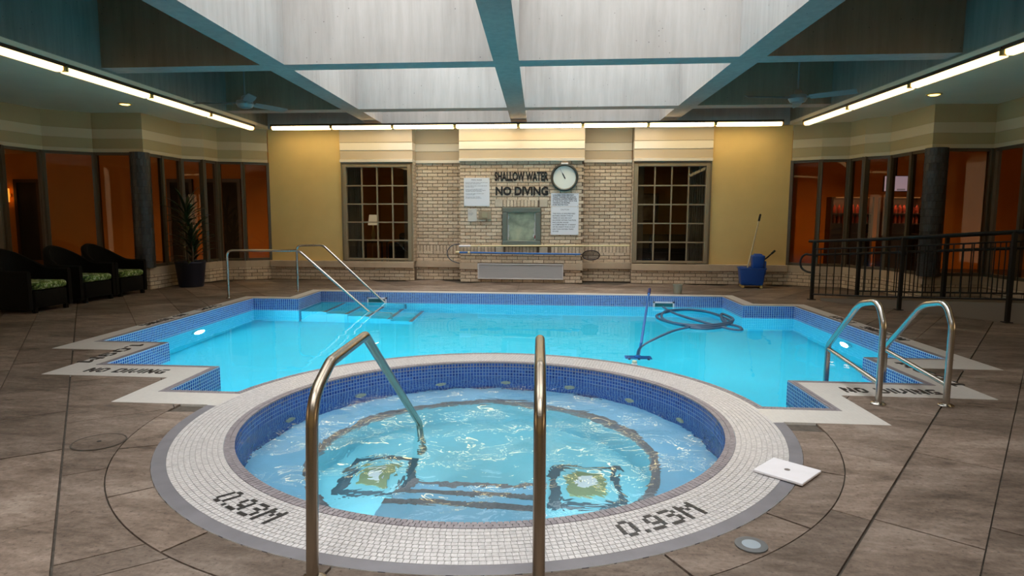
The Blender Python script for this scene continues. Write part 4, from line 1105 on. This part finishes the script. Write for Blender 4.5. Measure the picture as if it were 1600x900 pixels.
# ================================================================ covers on the deck
c = Vector(W(1.252, 3.195, .006))
t = thing('skimmer_cover', 'loose white square skimmer cover lying on the right of the rim', 'lid', c, math.radians(-41))
mb = MB(); mb.bbox(-.122, .122, -.118, .118, 0, .014, .004); mb.build('plate', WHITEP, t)
mb = MB(); mb.lathe([(.014, .0135), (.014, .0155), (.006, .0155), (.005, .0145), (.0001, .0145)], 14); mb.build('finger_hole', plain('hole_grey', (.16, .14, .13), .6), t)
t = thing('round_cover', 'small round blue grey cover plate in the deck, bottom right', 'cover', W(.838, 2.447, .002))
mb = MB(); mb.lathe([(.062, -.001), (.062, .004), (.053, .005)], 28); mb.build('rim', plain('cover_rim', (.10, .105, .11), .45), t)
mb = MB(); mb.lathe([(.053, .0045), (.0001, .006)], 28); mb.build('plate', plain('cover_plate', (.26, .31, .36), .35), t)
t = thing('round_access_cover', 'stone coloured round access cover let into the left deck', 'cover', W(-2.475, 3.28, .0016))
mb = MB(); mb.lathe([(.128, .0), (.128, .003), (.0001, .004)], 36); mb.build('plate', STONE, t)
mb = MB(); mb.tube([(.134*math.cos(2*math.pi*k/36), .134*math.sin(2*math.pi*k/36), .001) for k in range(36)], .004, 6, closed=True); mb.build('joint_ring', GROUT, t)
mb = MB(); mb.lathe([(.012, .003), (.012, .0055), (.0001, .0055)], 12); mb.build('lift_hole', plain('hole_dark', (.02, .018, .016), .8), t)

# ================================================================ overhead: fans and downlights
def fan(label, X, y, angs):
    t = thing('ceiling_fan', label, 'ceiling fan', W(X, y, 2.93), 0, 'ceiling fans over the side aisles')
    mb = MB(); mb.tube([(0, 0, .08), (0, 0, ZT-2.93)], .012, 10); mb.build('down_rod', FANW, t, True)
    mb = MB(); mb.lathe([(.001, ZT-2.94), (.06, ZT-2.94), (.055, ZT-3.0), (.02, ZT-3.03)], 16); mb.build('canopy', FANW, t, True)
    mb = MB(); mb.lathe([(.02, .14), (.05, .12), (.055, .075), (.115, .06), (.125, .01), (.10, -.035), (.05, -.05), (.0001, -.052)], 24); mb.build('motor', FANW, t, True)
    blade = MB(); n = 8
    vs = []
    for i in range(n+1):
        r = .16+.60*i/n; w_ = .045+.022*math.sin(math.pi*min(1, i/n*.9)); tw = .020
        vs += [(r, -w_, .02+tw), (r, w_, .02-tw), (r, w_, .028-tw), (r, -w_, .028+tw)]
    fs = [(4*i+a, 4*i+(a+1) % 4, 4*i+4+(a+1) % 4, 4*i+4+a) for i in range(n) for a in range(4)]+[(3, 2, 1, 0), (4*n, 4*n+1, 4*n+2, 4*n+3)]
    blade.add(vs, fs); bm_ = blade.mesh('blade', True)
    arm = MB(); arm.tube([(.08, 0, .03), (.20, 0, .026)], .016, 8); am = arm.mesh('blade_arm', True)
    for a in angs:
        b_ = link('blade', bm_, FANW, t, (0, 0, 0), math.radians(a)); link('blade_arm', am, FANW, b_)
fan('grey three-blade ceiling fan on a rod in the left coffer', -4.42, 9.44, (185, 65, -55))
fan('grey three-blade ceiling fan on a rod in the right coffer', 3.62, 9.55, (192, 72, -36))
YELLOW = emit('warm_downlight', (1, .62, .16), 5)
for X, y, l in ((-6.43, 9.6, 'small glowing yellow downlight in the left aisle ceiling'), (5.49, 9.64, 'small glowing yellow downlight in the right aisle ceiling')):
    t = thing('downlight', l, 'downlight', W(X, y, 2.999))
    mb = MB(); mb.lathe([(.10, 0), (.10, -.008), (.078, -.012), (.076, -.002)], 24); mb.build('trim_ring', BRACK, t, True)
    mb = MB(); mb.lathe([(.0001, -.022), (.05, -.02), (.076, -.004)], 24); mb.build('lens', YELLOW, t, True)

# ================================================================ slate clad columns
def column(label, X, y):
    r = .158; t = thing('column', label, 'column', W(X, y, CT)); t['kind'] = 'thing'
    mb = MB(); mb.lathe([(r-.012, 0), (r-.012, 2.345-CT)], 40); mb.build('core', plain('column_grout', (.02, .02, .022), .8) if 'column_grout' not in MATS else MATS['column_grout'], t, True)
    n = 20; h = (2.345-CT)/17; mb = MB(); rows_ = 17; cnt = 0
    a = math.pi/n*.94; m2 = MB(); z = h*.47
    q = [(r*math.cos(s*a), r*math.sin(s*a), zz) for s, zz in ((-1, -z), (1, -z), (1, z), (-1, z))]
    i_ = [(p[0]*.95, p[1]*.95, p[2]) for p in q]; m2.add(q+i_, [(0, 1, 2, 3), (0, 4, 5, 1), (1, 5, 6, 2), (2, 6, 7, 3), (3, 7, 4, 0)]); tm = m2.mesh('tile')
    toward = math.atan2(-t.location.y, -t.location.x)
    for k in range(rows_):
        for i in range(n):
            an = 2*math.pi*(i+(k % 2)*.5)/n
            if math.cos(an-toward) > .0 and cnt < 300: link('tile', tm, COLT, t, (0, 0, h*(k+.5)), an); cnt += 1
            else:
                ca, sa = math.cos(an), math.sin(an)
                mb.add([(p[0]*ca-p[1]*sa, p[0]*sa+p[1]*ca, p[2]+h*(k+.5)) for p in q+i_], [(0, 1, 2, 3), (0, 4, 5, 1), (1, 5, 6, 2), (2, 6, 7, 3), (3, 7, 4, 0)])
    mb.build('tiling', COLT, t, kind='stuff')
column('round column clad in dark slate tiles behind the armchairs', -6.80, 10.46)
column('round column clad in dark slate tiles behind the ramp railing', 6.06, 10.46)

# ================================================================ ramp and its iron railings
A0, A1 = Vector(W(4.30, 10.38)), Vector(W(6.6, 7.20))
d_ = (A1-A0); L_ = d_.length; d_.normalize(); nr_ = Vector((-d_.y, d_.x, 0)); nr_ = nr_ if nr_.x > 0 else -nr_
def rise(s): return .012+.085*max(0, s-.2)
ramp_o = MB()
ss = [.15, 1.0, 2.0, 3.0, L_]; wd_ = 1.02
vs = []
for s in ss:
    p = A0+d_*s+nr_*.03; q = p+nr_*wd_
    vs += [(p.x, p.y, -.01), (q.x, q.y, -.01), (q.x, q.y, rise(s)+.004), (p.x, p.y, rise(s)+.004)]
fs = [(4*i+a, 4*i+(a+1) % 4, 4*i+4+(a+1) % 4, 4*i+4+a) for i in range(len(ss)-1) for a in range(4)]+[(3, 2, 1, 0), tuple(4*(len(ss)-1)+a for a in range(4))]
ramp_o.add(vs, fs)
t = thing('ramp', 'low concrete ramp between the black railings on the right', 'ramp')
ramp_o.build('slab', plain('ramp_concrete', (.10, .08, .062), .8, noise=.2, scale=6, bump=.2), t)
mb = MB()
for i in range(len(ss)-1):
    a, b = ss[i], ss[i+1]; p, q = A0+d_*a, A0+d_*b
    for off in (0.0,): mb.add([(p.x, p.y, -.01), (q.x, q.y, -.01), (q.x+nr_.x*.06, q.y+nr_.y*.06, -.01), (p.x+nr_.x*.06, p.y+nr_.y*.06, -.01), (p.x, p.y, rise(a)+.03), (q.x, q.y, rise(b)+.03), (q.x+nr_.x*.06, q.y+nr_.y*.06, rise(b)+.03), (p.x+nr_.x*.06, p.y+nr_.y*.06, rise(a)+.03)], [(0, 1, 5, 4), (4, 5, 6, 7), (3, 7, 6, 2), (0, 4, 7, 3), (1, 2, 6, 5)])
mb.build('kerb', plain('ramp_kerb', (.17, .14, .11), .8), t)
def railing(label, off, s0, s1, posts, loop):
    o = A0+nr_*off; t = thing('railing', label, 'railing', o, 0, 'iron railings along the ramp')
    P_ = lambda s, z, e=0: (d_.x*s+nr_.x*e, d_.y*s+nr_.y*e, z)
    HT = .905
    mb = MB(); mb.tube([P_(s0-.09, HT+rise(s0))]+[P_(s, HT+rise(s)) for s in (s0, 1, 2, 3, s1)], .022, 8); mb.build('top_rail', BLKMET, t, True)
    mb = MB(); mb.tube([P_(s, HT-.12+rise(s)) for s in (s0, 1, 2, 3, s1)], .012, 6); mb.build('rail', BLKMET, t, True)
    mb = MB(); mb.tube([P_(s, .075+rise(s)) for s in (s0, 1, 2, 3, s1)], .014, 6); mb.build('rail', BLKMET, t, True)
    for s in posts:
        mb = MB(); p = P_(s, 0); mb.bbox(p[0]-.024, p[0]+.024, p[1]-.024, p[1]+.024, .0, HT+rise(s), .004); mb.box(p[0]-.05, p[0]+.05, p[1]-.05, p[1]+.05, 0, .012); mb.build('post', BLKMET, t)
    n = int((s1-s0)/.112); bal = {}
    for k in range(1, n):
        s = s0+(s1-s0)*k/n
        if any(abs(s-p) < .05 for p in posts): continue
        z0, z1 = .07+rise(s), HT-.11+rise(s); key = 0
        if key not in bal: m2 = MB(); m2.tube([(0, 0, 0), (0, 0, z1-z0)], .0075, 6); bal[key] = m2.mesh('baluster')
        p = P_(s, z0); link('baluster', bal[key], BLKMET, t, p)
    # handrail on brackets with its return loop at the foot of the ramp
    e = .085
    path = [P_(s1, .70+rise(s1), e), P_(2, .70+rise(2), e), P_(s0+.05, .71, e)]
    if loop: path += [P_(s0-.16, .71, e), P_(s0-.25, .66, e), P_(s0-.28, .57, e), P_(s0-.25, .48, e), P_(s0-.16, .43, e), P_(s0+.0, .42, e*.4)]
    mb = MB(); mb.tube(smooth([Vector(p) for p in path], 5), .017, 8); mb.build('handrail', BLKMET, t, True)
    for s in posts:
        mb = MB(); mb.tube([P_(s, .66+rise(s), .0), P_(s, .66+rise(s), e), P_(s, .69+rise(s), e)], .008, 6); mb.build('bracket', BLKMET, t, True)
railing('black iron ramp railing with balusters, nearer the pool', 0, 0, L_, (0, 1.32, 2.60, L_-.05), True)
railing('black iron ramp railing with balusters, behind the first railing', 1.08, .12, L_, (.12, 1.40, 2.68, L_-.05), False)

# ================================================================ wicker armchairs
def make_chair(label, cushion=True):
    """faces +x; origin on the floor under the seat centre"""
    t = thing('wicker_armchair', label, 'armchair', (0, 0, 0), 0, 'wicker armchairs along the left glass wall')
    mb = MB(); mb.bbox(-.30, .33, -.27, .27, .06, .30, .03); mb.build('seat_base', WICK, t, True)
    # back and arms: one curling shell
    mb = MB(); n = 28; prof = []
    for i in range(n+1):
        u = -1+2*i/n; a = u*math.radians(118)
        x = -.04-.33*math.cos(a) if abs(u) < .75 else None
        ca = math.cos(a); sa = math.sin(a)
        px = -.02-.36*max(ca, -.0) if abs(a) < math.pi/2 else -.02+.34*(abs(a)-math.pi/2)/(math.radians(118)-math.pi/2)
        py = .335*sa if abs(a) < math.pi/2 else math.copysign(.335, u)
        s = max(0, math.cos(min(abs(a)*.95, math.pi/2))); z = .56+.27*s**1.3
        prof.append((px, py, z))
    vs = []
    for (px, py, z) in prof:
        l = math.hypot(px+.02, py) or 1; nx, ny = (px+.02)/l, py/l
        if px > -.02: nx, ny = 0, math.copysign(1, py)
        tlt = .05
        vs += [(px-nx*.03, py-ny*.03, .05), (px+nx*.03, py+ny*.03, .05), (px+nx*(.03+tlt*.6), py+ny*(.03), z-.02), (px+nx*(.0+tlt*.6), py+ny*0, z), (px-nx*.03, py-ny*.03, z-.02)]
    m_ = 5
    fs = [(m_*i+a, m_*i+(a+1) % m_, m_*i+m_+(a+1) % m_, m_*i+m_+a) for i in range(n) for a in range(m_)]+[tuple(range(m_))[::-1], tuple(m_*n+a for a in range(m_))]
    mb.add(vs, fs); mb.build('shell', WICK, t, True)
    if cushion:
        mb = MB(); mb.bbox(-.26, .35, -.265, .265, .30, .40, .04); mb.build('seat_cushion', GREENF, t, True)
    for sx in (-.28, .30):
        for sy in (-.26, .26):
            mb = MB(); mb.bbox(sx-.025, sx+.025, sy-.025, sy+.025, 0, .07, .004); mb.build('leg', WICK, t)
    return t
c0 = make_chair('dark wicker armchair with green seat cushion, the nearest one at the left edge')
c0.location = W(-6.88, 7.98); c0.rotation_euler.z = .0
for X, y, r, l in ((-6.93, 8.985, .0, 'dark wicker armchair with green seat cushion, the middle one of three'), (-6.90, 9.735, .0, 'dark wicker armchair with green seat cushion, beside the left column')):
    c1 = copy_tree(c0); c1.location = W(X, y); c1.rotation_euler.z = r; c1['label'] = l
# ================================================================ potted dracaena
t = thing('potted_plant', 'tall dracaena with strap leaves in a dark navy planter', 'plant', W(-6.33, 11.05))
mb = MB(); mb.lathe([(.0001, 0), (.20, .0), (.21, .02), (.255, .42), (.265, .43), (.265, .46), (.235, .46), (.23, .40), (.0001, .40)], 28); mb.build('planter', POT, t, True)
mb = MB(); mb.lathe([(.232, .405), (.0001, .42)], 20); mb.build('soil', GROUT, t)
rg = random.Random(5)
for sx, sy, h in ((-.05, .02, 1.20), (.06, -.03, .82), (.0, .07, .55)):
    mb = MB(); mb.tube([(sx, sy, .40), (sx*1.3, sy*1.3, .40+(h-.4)*.5), (sx*1.1, sy*1.5, h)], [.022, .02, .018], 8); st = mb.build('stem', WOOD, t, True)
    for k in range(24):
        a = k*2.4+rg.random()*.4; el = math.radians(80-58*(k/24)+rg.uniform(-8, 8)); ln = rg.uniform(.40, .56); m_ = MB(); n = 6; vs = []
        bx, by, bz = sx*1.1, sy*1.5, h+.14-.012*k
        for i in range(n+1):
            s = i/n; e2 = el-s*s*.9
            r_ = ln*s*math.cos(el-s*.35); z = bz+ln*s*math.sin(el-s*.42)
            w_ = .024*math.sin(math.pi*(.12+.88*s))**.7+.002
            cx, cy_ = bx+r_*math.cos(a), by+r_*math.sin(a)
            vs += [(cx+w_*math.sin(a), cy_-w_*math.cos(a), z), (cx, cy_, z-.008), (cx-w_*math.sin(a), cy_+w_*math.cos(a), z)]
        fs = [(3*i+j, 3*i+j+1, 3*i+j+4, 3*i+j+3) for i in range(n) for j in range(2)]
        m_.add(vs, fs); m_.build('leaf', LEAF, t, True)
# ================================================================ mop bucket
t = thing('mop_bucket', 'blue plastic mop bucket with wringer by the end wall', 'mop bucket', W(3.92, 12.10), -.12)
mb = MB(); mb.v = []; 
def taper(mb, x0, x1, y0, y1, z0, z1, g, b=.0):
    vs = [(x0, y0, z0), (x1, y0, z0), (x1, y1, z0), (x0, y1, z0), (x0-g, y0-g, z1), (x1+g, y0-g, z1), (x1+g, y1+g, z1), (x0-g, y1+g, z1)]
    bm = bmesh.new(); bv = [bm.verts.new(v) for v in vs]
    for f_ in ((3, 2, 1, 0), (4, 5, 6, 7), (0, 1, 5, 4), (1, 2, 6, 5), (2, 3, 7, 6), (3, 0, 4, 7)): bm.faces.new([bv[i] for i in f_])
    bmesh.ops.bevel(bm, geom=bm.edges[:], offset=.025, segments=3, affect='EDGES', profile=.5); bm.verts.index_update()
    mb.add([tuple(v.co) for v in bm.verts], [tuple(v.index for v in f_.verts) for f_ in bm.faces]); bm.free()
taper(mb, -.19, .19, -.15, .15, .05, .36, .035); mb.build('tub', BLUEP, t, True)
mb = MB()
for (x0, x1, y0, y1) in ((-.235, .235, -.195, -.165), (-.235, .235, .165, .195), (-.235, -.205, -.165, .165), (.205, .235, -.165, .165)): mb.bbox(x0, x1, y0, y1, .345, .375, .008)
mb.build('rim', BLUEP, t, True)
mb = MB(); taper(mb, .0, .19, -.13, .13, .36, .60, .02); taper(mb, .03, .17, -.10, .10, .585, .625, .0); mb.build('wringer', BLUEP, t, True)
mb = MB(); mb.bbox(.195, .24, -.10, .10, .24, .50, .02); mb.build('wringer_gear', BLUEP, t, True)
mb = MB(); mb.tube([(.19, -.02, .50), (.26, -.02, .56), (.38, -.02, .68)], .013, 8); lv = mb.build('lever', BLKMET, t, True)
mb = MB(); mb.tube([(.33, -.02, .63), (.39, -.02, .69)], .019, 8); mb.build('grip', BLKMET, lv, True)
for sx in (-.16, .16):
    for sy in (-.12, .12):
        mb = MB(); mb.lathe([(.0001, -.014), (.026, -.014), (.026, .014), (.0001, .014)], 14, mp=lambda a, b, c2: (a+sx, c2+sy, b+.0265)); mb.tube([(sx, sy, .026), (sx, sy, .06)], .008, 6); mb.build('caster', BRACK, t, True)
t = thing('mop', 'pale wooden mop handle with black grip leaning out of the blue bucket', 'mop', W(3.80, 12.10, .12))
e_ = Vector(W(4.10, 12.30, 1.34))-Vector(W(3.80, 12.10, .12))
mb = MB(); mb.tube([e_*.0, e_], .0125, 10); mb.build('handle', plain('pale_wood', (.55, .46, .30), .5), t, True)
mb = MB(); mb.tube([e_*.90, e_*1.0, e_*1.008], [.019, .019, .012], 10); mb.build('grip', BLKMET, t, True)
mb = MB()
for k in range(14):
    a = 2*math.pi*k/14; mb.tube([(0, 0, .05), (.05*math.cos(a), .05*math.sin(a), .02), (.075*math.cos(a), .06*math.sin(a), -.05)], .009, 5)
mb.build('mop_head', plain('mop_cotton', (.42, .40, .36), .9), t, True)

# ================================================================ what the lobby holds
LW = LOBBY
def lobby_light(X, y, z, e, label, size=.25):
    t = thing('lobby_downlight', label, 'downlight', W(X, y, z), 0, 'warm downlights of the lobby')
    mb = MB(); mb.lathe([(.09, 0), (.09, -.012), (.07, -.014), (.068, -.002)], 18); mb.build('trim_ring', BRACK, t)
    mb = MB(); mb.lathe([(.0001, -.010), (.068, -.006)], 18); mb.build('lens', YELLOW, t)
    ld = bpy.data.lights.new('lobby_downlight_light', 'SPOT'); ld.energy = e; ld.color = (1, .66, .30); ld.spot_size = math.radians(150); ld.spot_blend = .8; ld.shadow_soft_size = .06
    lo = bpy.data.objects.new('lobby_downlight_light', ld); COL.objects.link(lo); lo.location = W(X, y, z-.03)
for X, y, e, l in ((-9.6, 13.6, 70, 'warm downlight of the left lobby, by the near corner'), (-6.6, 14.9, 45, 'warm downlight of the left lobby, before the doorways'), (-11.6, 11.2, 60, 'warm downlight of the left lobby, outermost'),
                   (6.6, 14.8, 55, 'warm downlight of the right lobby, before the bottle racks'), (9.6, 13.4, 70, 'warm downlight of the right lobby, by the near corner'), (11.2, 10.6, 60, 'warm downlight of the right lobby, outermost')):
    lobby_light(X, y, 2.995, e*LW, l)
# dark doorways
def doorway(name, x0, x1, y):
    r = root(name, kind='structure')
    mb = MB(); mb.box(x0, x1, y-.02, y+.05, 0.02, 2.2); mb.build('door_leaf', DARK, r)
    mb = MB()
    for q in ((x0-.09, x0, 0.02, 2.29), (x1, x1+.09, 0.02, 2.29), (x0, x1, 2.2, 2.29)): mb.box(q[0], q[1], y-.05, y+.03, q[2], q[3])
    mb.build('door_frame', WOOD, r)
doorway('door_1', -10.95, -10.40, 16.97); doorway('door_2', -9.90, -9.02, 16.97)
doorway('door_3', -15.5, -14.9, 16.97)
# bottle racks, lit screen
RACK = plain('rack_wood', (.05, .02, .012), .5)
GLINT = plain('red_bottle_glass', (.35, .06, .04), .08, spec=.8)
for i, (xa, xb2) in enumerate(((5.82, 6.69), (6.94, 7.75))):
    c = Vector(((xa+xb2)/2, 15.0, 0)); w_ = (xb2-xa)/2
    t = thing('bottle_rack', 'dark bottle rack in the lobby, '+('left' if i == 0 else 'right')+' of two behind the right glass', 'rack', c, 0, 'bottle racks in the lobby')
    mb = MB(); mb.box(-w_, w_, .12, .16, 0.02, 1.75); mb.build('back_panel', RACK, t)
    for s in (-1, 1): mb = MB(); mb.box(s*w_-.02, s*w_+.02, -.12, .16, 0.02, 1.75); mb.build('side_panel', RACK, t)
    for z in (.55, .95, 1.17, 1.39): mb = MB(); mb.box(-w_+.02, w_-.02, -.12, .12, z-.02, z); mb.build('shelf', RACK, t)
    bm2 = MB(); bm2.lathe([(.0001, 0), (.036, 0), (.036, .12), (.014, .165), (.014, .19), (.0001, .19)], 10); bmesh_ = bm2.mesh('bottle', True)
    for z in (1.17, 1.39):
        n = 8
        for j in range(n):
            o = link('bottle', bmesh_, GLINT, None, (c.x-w_+.09+(2*w_-.18)*j/(n-1), c.y-.03, z+.0))
            tag(o, f'small red bottle standing on the {"upper" if z > 1.3 else "middle"} shelf of the {"left" if i == 0 else "right"} lobby rack', 'bottle', f'bottles on the {"upper" if z > 1.3 else "middle"} shelf of the {"left" if i == 0 else "right"} rack')
    ld = bpy.data.lights.new('rack_light', 'AREA'); ld.size = .05; ld.shape = 'RECTANGLE'; ld.size_y = .02; ld.size = w_*1.6; ld.energy = 3; ld.color = (1, .75, .6)
    lo = bpy.data.objects.new('rack_light', ld); COL.objects.link(lo); lo.location = (c.x, c.y-.09, 1.72); 
    mb = MB(); mb.box(-w_*.8, w_*.8, -.11, -.07, 1.725, 1.745); mb.build('light_strip', emit('rack_strip_glow', (1, .7, .4), .12) if 'rack_strip_glow' not in MATS else MATS['rack_strip_glow'], t)
c = Vector((7.345, 15.3, 2.06))
t = thing('wall_screen', 'lit pale violet television screen hanging in the right lobby', 'screen', c)
mb = MB(); mb.bbox(-.265, .265, 0, .06, -.18, .18, .01); mb.build('case', BLKMET, t)
mb = MB(); mb.box(-.25, .25, -.004, .001, -.165, .165); mb.build('display', emit('screen_light', (.50, .50, 1.0), .75), t)
mb = MB(); mb.box(.02, .20, -.007, -.003, -.155, -.115); mb.build('caption_bar', emit('screen_caption', (.25, .27, .5), .5), t)
mb = MB(); mb.tube([(0, .03, .18), (0, .03, 3.0-c.z)], .02, 8); mb.build('ceiling_mount', BLKMET, t)
# sconce far left
p = Vector((W((13-845)/1000*14.6, 14.6).x, 0, 0)); 
t = thing('wall_sconce', 'small amber wall lamp glowing behind the far left glass', 'lamp', (-15.78, 16.98, 1.85))
mb = MB(); mb.bbox(-.07, .07, -.03, 0, -.05, .05, .01); mb.build('plate', BRACK, t)
mb = MB(); mb.lathe([(.07, -.20), (.09, -.20), (.10, .0), (.10, .18), (.08, .18)], 16, (0, -.13, 0)); mb.build('shade', emit('amber_shade', (1, .50, .10), 2.2), t, True)
# behind the end windows: lamp on a table, framed picture, sofas
t = thing('side_table', 'dark side table behind the left end window', 'table', (-4.52, 14.6, .02))
mb = MB(); mb.bbox(-.30, .30, -.25, .25, .66, .70, .008); mb.build('table_top', WOOD, t)
for sx in (-.26, .26):
    for sy in (-.21, .21): mb = MB(); mb.box(sx-.02, sx+.02, sy-.02, sy+.02, 0, .66); mb.build('leg', WOOD, t)
t = thing('table_lamp', 'white shaded table lamp on the side table behind glass', 'lamp', (-4.52, 14.6, .722))
mb = MB(); mb.lathe([(.0001, 0), (.08, 0), (.075, .02), (.03, .05), (.05, .14), (.02, .28), (.012, .40)], 18); mb.build('base', BRACK, t, True)
mb = MB(); mb.lathe([(.12, .36), (.085, .60)], 22); mb.build('shade', emit('lamp_shade_glow', (1, .80, .5), .45), t, True)
ld = bpy.data.lights.new('table_lamp_light', 'POINT'); ld.energy = 9; ld.color = (1, .6, .25); ld.shadow_soft_size = .08
lo = bpy.data.objects.new('table_lamp_light', ld); COL.objects.link(lo); lo.location = (-4.52, 14.6, 1.30)
for x, l in ((-3.4, 'dark sofa in the lounge behind the left end window'), (2.5, 'dark sofa in the lounge behind the right end window')):
    t = thing('sofa', l, 'sofa', (x, 15.8, .02))
    mb = MB(); mb.bbox(-.9, .9, -.4, .4, .05, .42, .05); mb.build('seat', WICK, t, True)
    mb = MB(); mb.bbox(-.9, .9, .2, .45, .4, .85, .06); mb.build('backrest', WICK, t, True)
    for s in (-1, 1): mb = MB(); mb.bbox(s*.9-.1, s*.9+.1, -.42, .42, .05, .62, .05); mb.build('armrest', WICK, t, True)
t = thing('framed_picture', 'framed pale picture on the lounge wall behind the right end window', 'picture', (2.03, 16.98, 1.53))
mb = MB()
for q in ((-.28, .28, .32, .37), (-.28, .28, -.37, -.32), (-.28, -.23, -.32, .32), (.23, .28, -.32, .32)): mb.bbox(q[0], q[1], -.03, .0, q[2], q[3], .008)
mb.build('frame', WOOD, t)
mb = MB(); mb.box(-.23, .23, -.012, -.004, -.32, .32); mb.build('print', plain('print_paper', (.30, .22, .16), .7, noise=.5, scale=5), t)
lobby_light(-.5, 14.8, 2.995, 14*LW, 'warm downlight of the lounge behind the end wall')
SH = plain('grey_drape', (.30, .29, .25), .9)
for x0, x1, l in ((-4.62, -4.28, 'grey drape gathered beside the left end window'), (2.38, 2.76, 'grey drape gathered beside the right end window')):
    n = 40; mb = MB(); vs = []
    for i in range(n+1):
        x = x0+(x1-x0)*i/n; y = 13.12+.03*math.sin(i*1.3)
        vs += [(x, y, .05), (x, y, 2.6), (x, y+.006, 2.6), (x, y+.006, .05)]
    mb.add(vs, [(4*i+a, 4*i+(a+1) % 4, 4*i+4+(a+1) % 4, 4*i+4+a) for i in range(n) for a in range(4)]); o = mb.build('drape', SH, smooth=True); tag(o, l, 'curtain')
